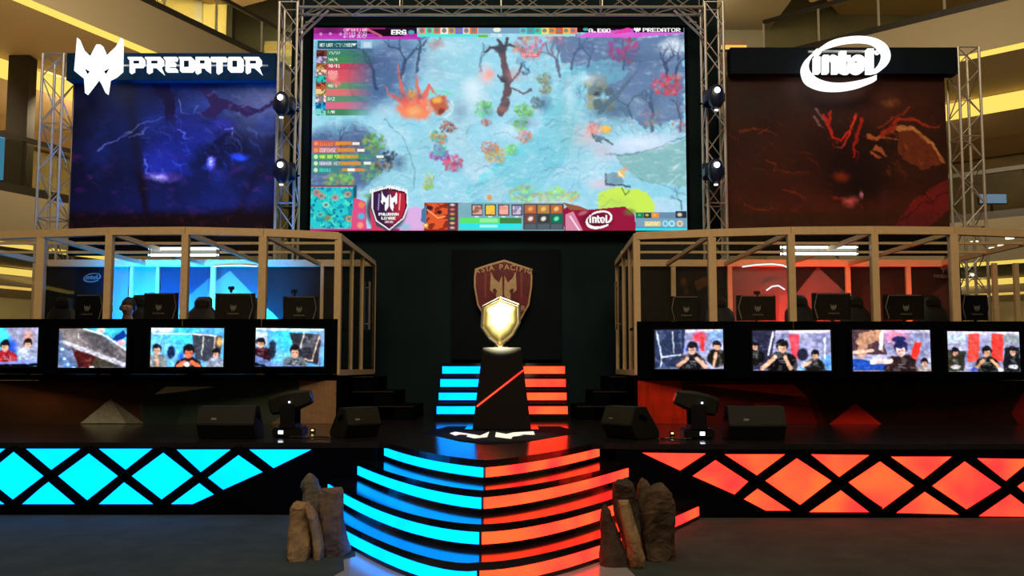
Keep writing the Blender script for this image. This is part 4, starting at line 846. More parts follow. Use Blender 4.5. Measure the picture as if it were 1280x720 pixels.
    for k, c in enumerate([(215,170,160),(240,175,70),(235,150,140),(150,130,170)]):
        x = 590+k*16.5; cv.rect(x, 255.5, x+13.5, 269, (60,56,70)); cv.rect(x+1, 256.5, x+12.5, 268, c); cv.mix((cv.X > x+1)*(cv.X < x+12.5)*(cv.Y > 256)*(cv.Y < 268)*(cv.noise(4, seed=k+95) > .5)*.6, ((120,60,30),(250,220,60),(250,190,170),(240,240,250))[k])
        cv.rect(x+4, 269.8, x+9, 271, (240,240,240), .9)
    cv.rect(575, 272, 652, 278.6, (60,130,70)); cv.rect(575, 272, 625, 278.6, (90,225,110)); cv.rect(600, 273, 622, 277.5, (170,240,190), .7); cv.rect(575, 279, 652, 286, (50,225,230)); cv.rect(600, 280.5, 622, 284, (190,250,250), .8)
    cv.rect(654, 254.5, 704, 286.5, (66,78,86)); it = [(190,100,60),(180,130,60),(190,100,50),(120,70,60),(60,60,60),(20,110,80)]
    for k in range(6):
        x = 656+(k % 3)*16; y = 256+(k//3)*12; cv.rect(x, y, x+14, y+10.5, it[k]); cv.ell(x+7, y+5, 4.5, 3.5, ((240,170,90),(250,190,110),(250,200,120),(245,240,230),(250,250,240),(120,240,200))[k], .9, .5, -30); 
    for k in range(3): cv.rect(656+k*16, 279.5, 670+k*16, 285.5, (86,96,104))
    # ---- chip maker badge
    cv.poly([(705,288),(703,262),(712,256),(735,262),(780,258),(792,268),(794,288)], (150,24,58)); cv.poly([(703,253),(725,258),(735,262),(712,262)], (150,90,60)); cv.ell(745, 275, 24, 13, (96,14,36), .9, .6); cv.poly([(706,268),(716,264),(728,288),(706,288)], (230,160,190), .8); cv.line([(712,270),(724,288)], 2, (250,220,230)); cv.ell(786, 265, 10, 6, (110,120,60), .7, .6); cv.ell(728, 266, 8, 3, (200,130,150), .7, .5, -20)
    f = lambda x, y: (731.5+(x-115)/930*33, 263+(y-82)/573*22.5)
    for A_, B_ in ((SWA, SWAi), (SWB, SWBi)): cv.poly([f(*p) for p in smooth_pts(A_)+smooth_pts(B_)[::-1]], (255,255,255))
    for k, pl in chip_letters().items():
        if k == 'e': cv.line([f(*p) for p in arc(700, 378, 68, 75, -40, -360, 20)], 1.6, (255,255,255)); cv.line([f(655,382), f(770,382)], 1.1, (255,255,255))
        else:
            for p in pl: cv.poly([f(*q) for q in p], (255,255,255))
    # ---- right HUD
    cv.rect(793, 265, 857, 288, (96,130,160), .9); 
    for k, c in enumerate([(30,120,70),(40,60,40),(235,140,60)]): cv.rect(794+k*9.5, 265.5, 803+k*9.5, 272, c); cv.ell(798+k*9.5, 268.5, 3, 2, ((60,220,110),(240,190,80),(250,180,80))[k], .9, .5)
    cv.rect(843, 264, 857, 272, (40,50,60)); cv.ell(848, 268, 4, 3, (245,220,190), .9, .5); cv.rect(794, 273, 857, 283, (120,160,190)); cv.rect(804, 276, 824, 282, (235,205,130), .9); cv.text('3287', 805, 276.5, 4.5, (255,240,180), 1, cw=4.4, bold=.8)
    for x, c in ((830,(150,230,240)),(838,(170,240,250)),(848,(240,210,160))): cv.ell(x, 279, 4, 4, c, .95, .3); cv.ell(x, 279, 2, 2, (110,150,180), .8, .3)
    cv.rect(793, 284.5, 857, 288, (40,220,240)); cv.a = cv.a*.97+3; return cv
sc_ = empty('led_wall', P(623, 288, YS), 'huge bright LED wall showing a top view battle game over the stage', 'screen')
TLs, TRs, BLs, BRs = P(392.5, 35.5, YS), P(857, 34, YS), P(387.5, 288, YS), P(857, 288.5, YS)
xl_, xr_ = (TLs.x+BLs.x)/2, (TRs.x+BRs.x)/2; zt_, zb_ = (TLs.z+TRs.z)/2, (BLs.z+BRs.z)/2
MB().box((xl_-.06, YS+.01, zb_-.06), (xr_+.06, 16.11, zt_+.06)).build('cabinet', M['black'], sc_)
main_picture().mesh('display', lambda u, v: (xl_+(xr_-xl_)*u, YS, zt_+(zb_-zt_)*v), picmat('led_wall_picture', True, 1.08), sc_)
# ================================================================== LOGO PANEL AND SHIELD
lp = empty('logo_panel', P(633, 450, 16.0), 'raised dark panel with the crimson league shield behind the trophy', 'panel')
a, b = P(565, 312, 15.95), P(702, 450, 15.95)
MB().box((a.x, 15.95, b.z), (b.x, 16.118, a.z)).build('board', M['logo_panel'], lp, bevel=.01)
SH = [(80,120),(180,86),(290,55),(390,88),(485,120),(493,180),(490,250),(470,380),(415,480),(350,555),(285,610),(215,555),(150,480),(95,380),(72,250),(72,180)]
f5 = lambda x, y: P(580+x/5.76, 315+y/5.76, 15.75)
pts = [f5(*p) for p in SH]; cs = sum(pts, Vector())/len(pts)
MB().prism([p for p in pts], (0, .2, 0)).build('shield_body', M['rim'], lp, label='tan rimmed shield body')
MB().prism([cs+(p-cs)*.94+Vector((0, -.012, 0)) for p in pts], (0, .02, 0)).build('shield_face', M['crimson'], lp, label='crimson shield face')
for q in (PMK_L, PMK_R):
    mb = MB(); cx, cz, w_ = f5(283, 260), 0, .62*1.0
    mb.prism([(cx.x+x*.53, 15.72, cx.z+y*.53) for x, y in q], (0, .02, 0)); mb.build('emblem_half', M['rim'], lp, label='tan half of the claw emblem')
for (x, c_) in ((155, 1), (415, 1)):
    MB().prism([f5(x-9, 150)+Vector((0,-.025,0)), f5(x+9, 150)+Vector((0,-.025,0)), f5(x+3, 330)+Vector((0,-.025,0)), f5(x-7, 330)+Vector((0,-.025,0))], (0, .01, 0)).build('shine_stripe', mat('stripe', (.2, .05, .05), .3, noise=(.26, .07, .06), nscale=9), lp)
def letters(text, loc, size, m, parent, arc_=None, spacing=1.0, extrude=.01, bold=.02, widths=None):
    x = 0; W_ = []
    objs = []
    for ch in text:
        if ch == ' ': x += size*.45*spacing; continue
        cu = bpy.data.curves.new('letter', 'FONT'); cu.body = ch; cu.size = size; cu.extrude = extrude; cu.offset = bold*size; cu.align_x = 'CENTER'
        t = bpy.data.objects.new('tmp', cu); COL.objects.link(t); dg = bpy.context.evaluated_depsgraph_get()
        me = bpy.data.meshes.new_from_object(t.evaluated_get(dg)); bpy.data.objects.remove(t)
        wd = size*(.34 if ch == 'I' else .72)*spacing; objs.append((ch, me, x+wd/2)); x += wd
    for ch, me, cx in objs:
        u = cx-x/2; dz, rot = arc_(u) if arc_ else (0, 0)
        me.transform(Matrix.Rotation(rot, 4, 'Z')); me.transform(Matrix.Rotation(math.pi/2, 4, 'X')); me.materials.clear(); me.materials.append(m)
        o = bpy.data.objects.new('letter', me); COL.objects.link(o); o.parent = parent; ORG[o.name] = ORG[parent.name]
        me.transform(Matrix.Translation(Vector(loc)+Vector((u, 0, dz))-ORG[parent.name]))
tl_ = f5(284, 138)
letters('ASIA PACIFIC', (tl_.x, 15.73, tl_.z-.03), .15, M['rim'], lp, lambda u: (.06-u*u*.30, -u*.62), spacing=1.05)
tl_ = f5(284, 408)
letters('PREDATOR', (tl_.x, 15.73, tl_.z-.05), .155, M['rim'], lp, None, spacing=1.0)
# ================================================================== BANNERS AND SIGNS
YN = 15.6
def banner(x0, x1, y0, y1, yh, hm, cv, label, hlabel):
    A, B_ = P(x0, y1, YN), P(x1, y1, YN); zt0 = P(0, y0, YN).z; zh = P(0, yh, YN).z
    root = empty('banner', ((A.x+B_.x)/2, YN, A.z-.8), label, 'banner', None)
    MB().box((A.x, YN+.03, A.z-.5), (B_.x, YN+.08, zt0)).build('backing_board', M['black'], root)
    cv.a = np.clip(cv.a*(1.35 if x0 < 600 else 1.12)+3, 0, 255); cv.mesh('printed_picture', lambda u, v: (A.x+(B_.x-A.x)*u, YN+.02, zt0*(1-v)+A.z*v), picmat('banner_print', False, rough=.55), root)
    A2, B2 = P(x0+3, y0, YN), P(x1+4, y0, YN)
    h = MB().box((A2.x, YN-.15, zt0+.01), (B2.x, YN+.1, zh)).build('header_beam', hm, None, hlabel, 'sign beam')
    ft = MB()
    for x in (A.x+.05, (A.x+B_.x)/2, B_.x-.05): ft.tube((x, YN+.12, .803), (x, YN+.12, zt0), .035, 8)
    ft.build('support_pole', M['truss'], root, kind='stuff' if 0 else None)
def bannerL():
    cv = Cv(85, 104, 343, 290, 1.3, (14,14,30))
    cv.ell(180, 150, 110, 70, (24,34,74), .9, .9); cv.ell(330, 130, 80, 60, (110,118,140), .9, .95); cv.ell(255, 128, 50, 30, (70,88,140), .6, .9); cv.mix(np.clip(cv.noise(30, 20, 5)-.45, 0, 1)*1.2, (40,56,120)); cv.mix(np.clip((cv.Y-205)/70, 0, 1)*.85, (20,8,26)); cv.mix(np.clip((130-cv.X)/50, 0, 1)*.7, (10,10,26))
    # crooked branches and drifting cloud (generic)
    cv.poly([(183,104),(204,104),(213,130),(217,155),(212,163),(204,150),(199,125)], (22,14,40), .95, 1); cv.poly([(244,104),(258,112),(275,125),(300,132),(318,136),(342,124),(342,130),(322,142),(300,143),(275,136),(262,146),(243,146),(258,130)], (44,26,58), .95, 1); cv.line([(300,134),(318,128),(342,122)], 2, (120,80,110), .7, 1)
    cv.ell(240, 165, 45, 20, (34,38,88), .95, .5, 14, .25); cv.ell(215, 185, 50, 28, (28,32,84), .9, .6, -15, .25); cv.ell(190, 200, 30, 25, (40,40,104), .7, .8); cv.ell(275, 158, 22, 12, (52,44,108), .9, .5, 10, .3)
    for p in ([(150,172),(175,155),(202,146)], [(158,175),(185,160)], [(120,190),(150,168),(165,162)], [(175,200),(180,215),(195,225)], [(218,125),(222,140),(232,146)], [(240,130),(239,142)], [(220,163),(228,166),(224,172),(236,176)]): cv.line(p, 1.8, (150,150,205), .6, .5)
    cv.poly([(262,175),(280,168),(284,172),(276,190),(268,205),(260,200)], (12,10,30), .9, 1); cv.ell(262, 205, 8, 10, (200,140,230), .95, .8); cv.ell(262, 203, 4, 6, (255,215,190), .9, .7); cv.ell(295, 196, 16, 6, (50,90,230), .9, .9); cv.line([(276,165),(290,163),(284,172)], 1, (200,190,220), .5)
    cv.ell(200, 222, 26, 9, (190,100,150), .8, .9, 10); cv.ell(197, 224, 16, 5, (245,175,150), .8, .9, 8); cv.ell(210, 212, 40, 14, (42,42,118), .6, .9); cv.mix(np.clip(cv.noise(14, 8, 9)-.58, 0, 1)*2.2*(cv.Y > 190), (92,24,60)); cv.strokes(90, 22, 2.2, [(60,64,140),(38,40,110),(20,20,60),(90,90,150)], 3, (170,140,290,215), .5, 15, .5); cv.strokes(70, 16, 1.6, [(70,26,56),(40,16,40),(96,34,60)], 4, (95,210,335,285), .5, -20, .7); cv.strokes(40, 26, 5, [(120,126,146),(80,92,130)], 5, (255,106,340,180), .25, 10, .6); cv.warp(5, 16).warp(2, 5, 50); cv.mix(np.clip(cv.noise(5, 3, 19)-.5, 0, 1)*.4, (8,8,20)); return cv
def bannerR():
    cv = Cv(908, 96, 1189, 288, 1.3, (50,28,21))
    cv.ell(1130, 130, 90, 50, (80,38,26), .8, .9); cv.mix(np.clip((cv.Y-230)/60, 0, 1)*.5, (98,46,18)); cv.mix(np.clip(cv.noise(40, 26, 5)-.4, 0, 1)*1.3, (34,18,18)); cv.ell(1060, 200, 70, 60, (24,10,12), .85, .8); cv.ell(1075, 230, 50, 40, (14,8,12), .7, .8); cv.ell(945, 130, 50, 30, (40,36,38), .7, .9)
    for p in ([(925,165),(945,160),(958,164),(975,170)], [(960,200),(972,205),(968,215),(1010,216)], [(930,255),(955,262),(975,262)], [(980,240),(1010,248)], [(950,168),(965,160)]): cv.line(p, 3, (150,60,30), .5, 1)
    # crossing red leaf strokes and a curved tan band (generic)
    for p, c, w0 in (([(1036,145),(1046,172),(1056,176),(1075,148)], (205,44,30), 6), ([(1044,140),(1040,160),(1050,180)], (190,36,26), 4), ([(1075,145),(1066,165),(1060,185)], (220,60,36), 5), ([(1082,150),(1076,175),(1068,198)], (170,36,26), 5), ([(1062,180),(1054,188),(1046,186)], (150,60,44), 3)): cv.line(p, w0, c, .9, 2)
    for p in ([(1022,145),(1032,160)], [(1025,135),(1036,152)]): cv.line(p, 4, (140,110,120), .8, 1)
    for p in ([(1090,170),(1110,174),(1126,176)], [(1095,190),(1106,198)], [(1100,184),(1112,196)]): cv.line(p, 6, (190,112,64), .85, 1.5)
    cv.poly([(1126,158),(1145,160),(1165,175),(1185,196),(1180,205),(1160,212),(1140,205),(1125,190)], (118,58,34), .85, 2); cv.line([(1125,160),(1148,160),(1168,178),(1184,200)], 6, (212,148,86), .85, 4); cv.line([(1108,172),(1130,150),(1150,148),(1164,158),(1180,158)], 5, (176,52,34), .85, 2); cv.line([(1105,160),(1145,135)], 2.5, (160,60,36), .7)
    cv.poly([(1115,288),(1140,255),(1189,222),(1189,262),(1160,288)], (112,34,38), .9, 1); cv.line([(1120,282),(1150,258),(1189,240)], 1.5, (60,16,20), .8)
    cv.ell(1055, 222, 14, 9, (140,60,24), .7, .8); cv.ell(1064, 252, 13, 10, (190,110,120), .85, .8); cv.ell(1077, 244, 3.5, 7, (185,160,215), .9, .7); cv.ell(1048, 248, 9, 5, (150,40,40), .7, .8); cv.ell(1108, 248, 8, 20, (60,34,50), .6, .8); cv.ell(1120, 128, 12, 10, (150,100,50), .6, .8, 0, .5); cv.strokes(110, 24, 2.4, [(96,34,20),(30,12,12),(120,48,24),(60,20,16)], 3, (912,140,1185,285), .45, 15, .6); cv.strokes(40, 14, 2.4, [(150,80,44),(90,40,26),(180,100,60)], 4, (1110,160,1180,215), .5, 40, .4); cv.strokes(26, 14, 2, [(170,40,28),(110,24,20),(40,10,12)], 6, (1034,142,1084,200), .7, 80, .5); cv.warp(4.5, 15).warp(2, 5, 50); cv.mix(np.clip(cv.noise(5, 3, 19)-.5, 0, 1)*.5, (20,8,8)); return cv
banner(85, 343, 104, 288, 70, M['teal'], bannerL(), 'dark blue and violet printed banner of storm shapes above the blue booth', 'dark teal sign beam above the blue banner')
banner(908, 1188.5, 96, 288, 63, M['navy'], bannerR(), 'dark red and brown printed banner of flame shapes above the red booth', 'dark navy sign beam above the red banner')
YG = 15.3
sg = empty('lit_sign', P(210, 100, YG), 'white glowing claw emblem and PREDATOR letters on the teal beam', 'sign')
ec = P(124.9, 84, YG); su = (P(153.4, 84, YG)-P(96.4, 84, YG)).length
mb = MB(); mark(mb, PMK, ec.x, ec.z, su, YG-.1, .12); emb_ = mb.build('emblem', M['white'], sg)
mb = MB()
for s_ in (-1, 1): mark(mb, [(s_*-.26, -.08), (s_*-.16, -.14), (s_*-.2, -.2)], ec.x, ec.z, su, YG-.112, .01)
mb.build('emblem_eye', M['black'], emb_, label='small dark eye slots')
GL = {'P': [[(0,1),(.9,1),(1,.85),(1,.5),(.85,.32),(.34,.32),(.34,.02),(.12,-.12),(.12,.75),(0,.9)]],
      'R': [[(0,1),(.9,1),(1,.85),(1,.5),(.86,.36),(1.05,-.22),(.55,.32),(.34,.32),(.34,.02),(.12,-.12),(.12,.75),(0,.9)]],
      'E': [[(0,1),(1,1),(.92,.78),(.34,.78),(.34,.62),(.85,.62),(.8,.4),(.34,.4),(.34,.2),(.95,.2),(1,.0),(.14,.0),(.14,.75),(0,.9)]],
      'D': [[(0,1),(.85,1),(1,.86),(1,.15),(.85,0),(.1,0),(.1,.8)]], 'A': [[(.05,1),(.95,1),(1,.9),(1,-.08),(.72,.1),(.72,.3),(.32,.3),(.32,0),(.05,-.15)]],
      'T': [[(0,1),(1,1),(.95,.74),(.68,.74),(.68,.05),(.38,-.16),(.38,.74),(0,.74)]], 'O': [[(.1,1),(.9,1),(1,.9),(1,.12),(.9,0),(.1,0),(0,.12),(0,.9)]]}
HOLE = {'P': (.38,.52,.74,.72), 'R': (.38,.52,.74,.72), 'D': (.38,.28,.7,.72), 'A': (.36,.52,.68,.74), 'O': (.34,.28,.66,.72)}
lx = [159.5, 181, 204.5, 223, 243.5, 263.5, 284.5, 304.5]; lw = [19.5, 21.5, 16, 18.5, 18, 18.5, 18, 21]
for ch, x, w_ in zip('PREDATOR', lx, lw):
    g = lambda u, v: P(x+u*w_, 88.5-v*17.5, YG-.08)
    mb = MB(); mb.prism([g(*p) for p in GL[ch][0]], (0, .1, 0)); lo = mb.build('letter', M['white'], sg)
    if ch in HOLE:
        x0, y0, x1, y1 = HOLE[ch]; mb = MB(); mb.prism([g(x0, y0)+Vector((0,-.006,0)), g(x1, y0)+Vector((0,-.006,0)), g(x1, y1)+Vector((0,-.006,0)), g(x0, y1)+Vector((0,-.006,0))], (0, .01, 0)); mb.build('letter_counter', M['teal'], lo)
sr = MB().tube(P(150, 82, YG+.05), P(335, 82, YG+.05), .02).build('mounting_rail', M['truss'], sg)
s2 = empty('lit_sign', P(1058, 112, YG), 'white glowing intel sign with an oval swoosh on the navy beam', 'sign')
fi = lambda x, y: P(990+x/8.471, 35+y/8.471, YG-.1)
chipsign(fi, (0, .12, 0), M['white'], s2)
mb = MB(); O = arc(912, 250, 26, 26, 0, 360, 16); I = arc(912, 250, 15, 15, 0, 360, 16)
for i in range(16): mb.prism([fi(*O[i]), fi(*O[i+1]), fi(*I[i+1]), fi(*I[i])], (0, .06, 0))
mb.build('trademark_ring', M['white'], s2)
MB().tube(P(1010, 64.5, YG+.05), P(1105, 64.5, YG+.05), .025).build('mounting_rail', M['truss'], s2)
# sign reflections on the booth back walls, modelled as faint prints
rm = empty('wall_mark', P(112, 352, YB-.1), 'faint pale swoosh mark on the back wall of the blue booth', 'wall mark')
faint = mat('faint_mark', (.16, .18, .15), .5, noise=(.13, .15, .13), nscale=9)
chipsign(lambda x, y: P(104+(x-115)/42, 341+(y-82)/48, YB-.02), (0, .008, 0), faint, rm)
rm2 = empty('wall_mark', P(1182, 345, YB-.1), 'faint pale claw mark and letters on the back wall of the red booth', 'wall mark')
q = P(1182, 333, YB-.02); mb = MB(); mark(mb, PMK, q.x, q.z, .22, YB-.02, .01); mb.build('emblem', faint, rm2)
letters('PREDATOR', (q.x, YB-.02, q.z-.22), .085, faint, rm2)
# ================================================================== TRUSSES
def truss(name, p, q, w, label, step=.5, r=.028, group=None, rot=0):
    p, q = Vector(p), Vector(q); root = empty(name, p, label, 'truss', group)
    d = (q-p).normalized(); u = Vector((0, 1, 0)) if abs(d.y) < .9 else Vector((0, 0, 1)); a = d.cross(u).normalized(); b = a.cross(d).normalized()
    off = [a*x*w/2+b*y*w/2 for x, y in ((-1,-1),(1,-1),(1,1),(-1,1))]
    for o in off: MB().tube(p+o, q+o, r, 8).build('chord', M['truss'], root)
    L = (q-p).length; n = max(2, int(L/step))
    for f in range(4):
        mb = MB(); o1, o2 = off[f], off[(f+1) % 4]
        for i in range(n):
            s0, s1 = p+d*L*i/n, p+d*L*(i+1)/n; A, B_ = (o1, o2) if (i+f) % 2 else (o2, o1); mb.tube(s0+A, s1+B_, r*.42, 5)
            if i % 4 == 0: mb.tube(s0+o1, s0+o2, r*.5, 5)
        mb.tube(q+o1, q+o2, r*.5, 5); mb.build('lacing', M['truss'], root)
    return root
TW = .36
for px_, lab in ((361, 'tall truss tower carrying two lamps, left of the LED wall'), (892, 'tall truss tower carrying two lamps, right of the LED wall')):
    x = P(px_, 150, 15.55).x; truss('truss_tower', (x, 15.55, .805), (x, 15.55, 8.95), TW, lab)
x0_, x1_ = P(361, 5, 15.55).x, P(892, 5, 15.55).x
truss('overhead_truss', (x0_+.25, 15.55, P(0, 3, 15.55).z), (x1_-.25, 15.55, P(0, 3, 15.55).z), TW, 'horizontal truss across the top of the LED wall', .5)
for s_, xx in ((1, x0_), (-1, x1_)):
    z = P(0, 45, 15.55).z; mb = MB()
    for yy in (-.1, .1): mb.tube((xx+s_*.2, 15.55+yy, z), (xx+s_*.78, 15.55+yy, z+.58), .025)
    for k in range(3): mb.tube((xx+s_*(.25+.15*k), 15.35, z+.05+.15*k), (xx+s_*(.25+.15*k+.1), 15.55, z+.15+.15*k), .012)
    mb.build('corner_brace', M['truss'], None, 'diagonal corner brace at the upper ' + ('left' if s_ > 0 else 'right') + ' end of the top truss', 'brace')
for px_, ytop, lab in ((70, 72, 'shorter truss tower at the outer edge of the blue banner'), (1207.5, 64, 'shorter truss tower at the outer edge of the red banner')):
    x = P(px_, 180, 15.7).x; truss('truss_tower', (x, 15.7, .805), (x, 15.7, P(0, ytop, 15.7).z), .42, lab, .45)
# moving head lamps on the towers
def moving_head(px, py, Y, label, s=1.0, tilt=0, big=True):
    c = P(px, py, Y); root = empty('moving_head_lamp', c, label, 'stage lamp', 'moving head lamps on the towers')
    base = MB().cbox(c+Vector((0, .16, .03)), (.36*s, .1, .34*s)).build('base', M['lampblue'], root, bevel=.02)
    y = MB()
    for k in (-1, 1): y.cbox(c+Vector((k*.17*s, .02, -.02)), (.045*s, .24, .16*s))
    y.build('yoke', M['lampblue'], root, bevel=.01)
    R = []
    for t, rr in ((-.18, .13), (-.12, .17), (0, .18), (.1, .155), (.17, .10)):
        R.append([c+Vector((math.cos(a)*rr*s*.85, -.12+t*.7, math.sin(a)*rr*s*1.35-.03)) for a in [i/20*2*math.pi for i in range(20)]])
    MB().loft(R).build('head', M['lampblue'], root, smooth=True)
    MB().tube(c+Vector((0, -.252, .06)), c+Vector((0, -.262, .06)), .055*s, 16).build('lens', M['lens'], root, label='bright white lens')
    MB().cbox(c+Vector((.0, -.16, -.30*s)), (.07, .04, .03)).build('status_light', M['white'], root)
    MB().tube(c+Vector((0, .30, .1)), c+Vector((0, .30, -.1)), .03).cbox(c+Vector((0, .26, 0)), (.12, .14, .06)).beam(c+Vector((-.2, .36, 0)), c+Vector((.2, .36, 0)), .03).build('clamp', M['black'], root)
for a_ in ((355, 131, 15.0, 'upper blue black moving lamp on the tower left of the LED wall'), (355, 214, 15.0, 'lower blue black moving lamp on the tower left of the LED wall'),
           (892.5, 122, 15.0, 'upper blue black moving lamp on the tower right of the LED wall'), (892, 214, 15.0, 'lower blue black moving lamp on the tower right of the LED wall')): moving_head(*a_)
# ================================================================== STAGE FLOOR EQUIPMENT
def xf(c, rz, pts): 
    R = Matrix.Rotation(rz, 3, 'Z'); return [Vector(c)+R @ Vector(p) for p in pts]
def wedge(c, rz, w, d, h, label, group):
    """c = centre on the deck, rz turns the sloping face"""
    root = empty('stage_monitor', c, label, 'loudspeaker', group)
    prof = [(-d/2, 0), (d/2*.55, 0), (d/2, h*.45), (d/2*.62, h), (-d/2*.1, h), (-d/2, h*.22)]    # y, z ; slope towards -y
    L = xf(c, rz, [(-w/2, y, z+.003) for y, z in prof]); Rr = xf(c, rz, [(w/2, y, z+.003) for y, z in prof])
    mb = MB(); mb.add(L+Rr, [tuple(range(6)), tuple(range(6, 12))[::-1]]+[(i, (i+1) % 6, 6+(i+1) % 6, 6+i) for i in range(6)])
    mb.build('cabinet', M['speaker'], root, bevel=.008)
    y0, z0, y1, z1 = prof[5][0], prof[5][1], prof[4][0], prof[4][1]; ny, nz = (z0-z1), (y1-y0); l = math.hypot(ny, nz); ny, nz = ny/l*.012, nz/l*.012
    e = .05; g = xf(c, rz, [(sx*(w/2-.02), y0+(y1-y0)*t+ny, z0+(z1-z0)*t+nz+.003) for sx, t in ((-1, .04), (1, .04), (1, .96), (-1, .96))])
    n = xf((0,0,0), rz, [(0, -ny*.8, -nz*.8)])[0]
    MB().prism(g, n).build('grille', M['grille'], root)
    for sx in (-1, 1):
        q = xf(c, rz, [(sx*(w/2+.003), -.02, h*.62), (sx*(w/2+.003), .10, h*.74)]); MB().beam(q[0], q[1], .012, .045).build('handle', M['black'], root)
    mb = MB()
    q = xf(c, rz, [(w*.2, d/2*.8+.012, h*.6)]); mb.cbox(q[0], (.06, .02, .04), Matrix.Rotation(rz, 3, 'Z')); mb.build('socket', M['silvertrim'], root)
    mb = MB()
    for sx in (-.4, .4):
        for yy in (-.3, .2): mb.cbox(xf(c, rz, [(sx*w, yy*d, .002)])[0], (.03, .03, .004))
    mb.build('rubber_foot', M['black'], root)
DZ2 = .8
c1 = G(446, 541, DZ2); c1.y = 9.75; c1.x = (446-640)/F*9.75
c2 = Vector(((786-640)/F*9.6, 9.6, DZ2)); c3 = Vector(((291-640)/F*9.62, 9.62, DZ2)); c4 = Vector(((939-640)/F*9.42, 9.42, DZ2))
for c_ in (c1, c2, c3, c4): c_.z = .8
wedge(c1, math.radians(222), .46, .44, .36, 'angled black stage monitor beside the podium, on the blue side', None)
wedge(c2, math.radians(128), .50, .50, .38, 'angled black stage monitor beside the podium, on the red side', None)
wedge(c3, math.radians(180), .68, .42, .385, 'black stage monitor seen from behind in front of the blue booth', None)
wedge(c4, math.radians(180), .66, .42, .39, 'black stage monitor seen from behind in front of the red booth', None)
def deck_head(px, flip, Y, label):
    x = (px-640)/F*Y; c = Vector((x, Y, .8)); root = empty('floor_moving_head', c, label, 'stage lamp')
    MB().cbox(c+Vector((0, 0, .065)), (.36, .32, .12)).build('base', M['blackplastic'], root, bevel=.02)
    MB().cbox(c+Vector((-.05*flip-.02, -.162, .07)), (.055, .006, .04)).build('display', M['lens'], root, label='small lit display')
    y = MB()
    for k in (-1, 1): y.cbox(c+Vector((0, k*.14, .26)), (.17, .04, .3))
    y.cbox(c+Vector((0, 0, .14)), (.2, .3, .05)); y.build('yoke', M['blackplastic'], root, bevel=.012)
    ang = math.radians(14)*flip; h = c+Vector((0, 0, .43)); ax = Vector((math.cos(ang), 0, math.sin(ang)))*flip; up = Vector((-math.sin(ang), 0, math.cos(ang)))
    R = []
    for t, rr, zz in ((-.25, .075, 1), (-.22, .11, 1), (-.1, .125, 1), (.02, .125, 1), (.1, .115, 1), (.24, .085, 1), (.26, .07, 1)):
        R.append([h+ax*t+Vector((0, 1, 0))*(rr*max(-1, min(1, 1.35*math.cos(a))))+up*(rr*max(-1, min(1, 1.25*math.sin(a)))) for a in [i/20*2*math.pi for i in range(20)]])
    MB().loft(R).build('head', M['speaker'], root)
    MB().tube(h+ax*.26, h+ax*.268, .06, 16).build('lens', M['silver'], root)
    MB().cbox(h+Vector((.03, -.172, -.0)), (.02, .006, .02)).build('status_light', M['lens'], root)
deck_head(365, 1, 9.75, 'black moving head lamp tilted right on the stage, by the blue booth')
deck_head(869, -1, 9.55, 'black moving head lamp tilted left on the stage, by the red booth')
# cables and small plug lights on the deck
def cable(pts, label):
    MB().path(pts, .012, 6).build('cable', M['cable'], None, label, 'cable')
cable([Vector((c1.x-.75+.06*i, 9.55+.06*math.sin(i*1.3), .815)) for i in range(9)], 'black cable on the stage between the blue side lamp and monitor')
cable([Vector((c2.x+.32+.06*i, 9.35+.05*math.sin(i*1.1), .815)) for i in range(7)], 'black cable on the stage between the red side lamp and monitor')
for x, y, lab in ((391, 541, 'tiny lit amber plug on the stage right of the blue side lamp'), (840, 545, 'tiny lit amber plug on the stage left of the red side lamp')):
    q = G(x, y, .8); r = MB().cbox(q+Vector((0, 0, .03)), (.06, .04, .055)).build('plug_box', M['blackplastic'], None, lab, 'plug'); MB().cbox(q+Vector((0, -.023, .035)), (.03, .006, .02)).build('plug_light', glow('amber', (1, .75, .25), 2), r)
# ================================================================== ROCKS
def rock(prof, Y, thick, m, label, seed, tw=0):
    """prof = [(py, left px, right px)] from top to bottom at depth Y"""
    r = random.Random(seed); rings = []; n = 22; ph = [r.uniform(0, 6.28) for _ in range(6)]
    pr = sorted(prof, key=lambda p: -p[0]); zs = []
    fine = []
    for (a, b) in zip(pr[:-1], pr[1:]):
        for t in range(4): fine.append(tuple(a[i]+(b[i]-a[i])*t/4 for i in range(3)))
    fine.append(pr[-1])
    for k, (py, l, rr) in enumerate(fine):
        A, B_ = P(l, py, Y), P(rr, py, Y); cx, hw = (A.x+B_.x)/2, (B_.x-A.x)/2; z = max(A.z, .0) if k else 0.003
        hy = min(thick, hw*1.5+.02)
        ring = []
        for i in range(n):
            a = 2*math.pi*i/n; w_ = 1+.06*math.sin(3*a+ph[0]+z*5)+.05*math.sin(5*a+ph[1]-z*9)+r.uniform(-.025, .025)
            ca, sa = math.cos(a), math.sin(a); e = .72
            ring.append(Vector((cx+hw*math.copysign(abs(ca)**e, ca)*w_, Y+hy*math.copysign(abs(sa)**e, sa)*w_+.03*math.sin(z*8+ph[2]), z+(.015*math.sin(2*a+ph[3]) if k else 0))))
        rings.append(ring)
    MB().loft(rings).build('rock', m, None, label, 'rock', None, smooth=False)
rt = rockmat('rock_tan', (.36, .235, .12), (.20, .13, .065)); rg = rockmat('rock_grey', (.15, .13, .105), (.09, .08, .065)); rr_ = rockmat('rock_reddish', (.19, .125, .10), (.09, .07, .065)); rd = rockmat('rock_dark', (.07, .052, .036), (.035, .026, .02)); rb_ = rockmat('rock_brown', (.12, .078, .046), (.06, .042, .027))
rock([(629,368,384),(636,364,387),(655,363,388),(680,360,390),(692,360,390),(699,364,389)], 7.0, .12, rt, 'broad tan rock in front at the left of the group on the blue side', 1)
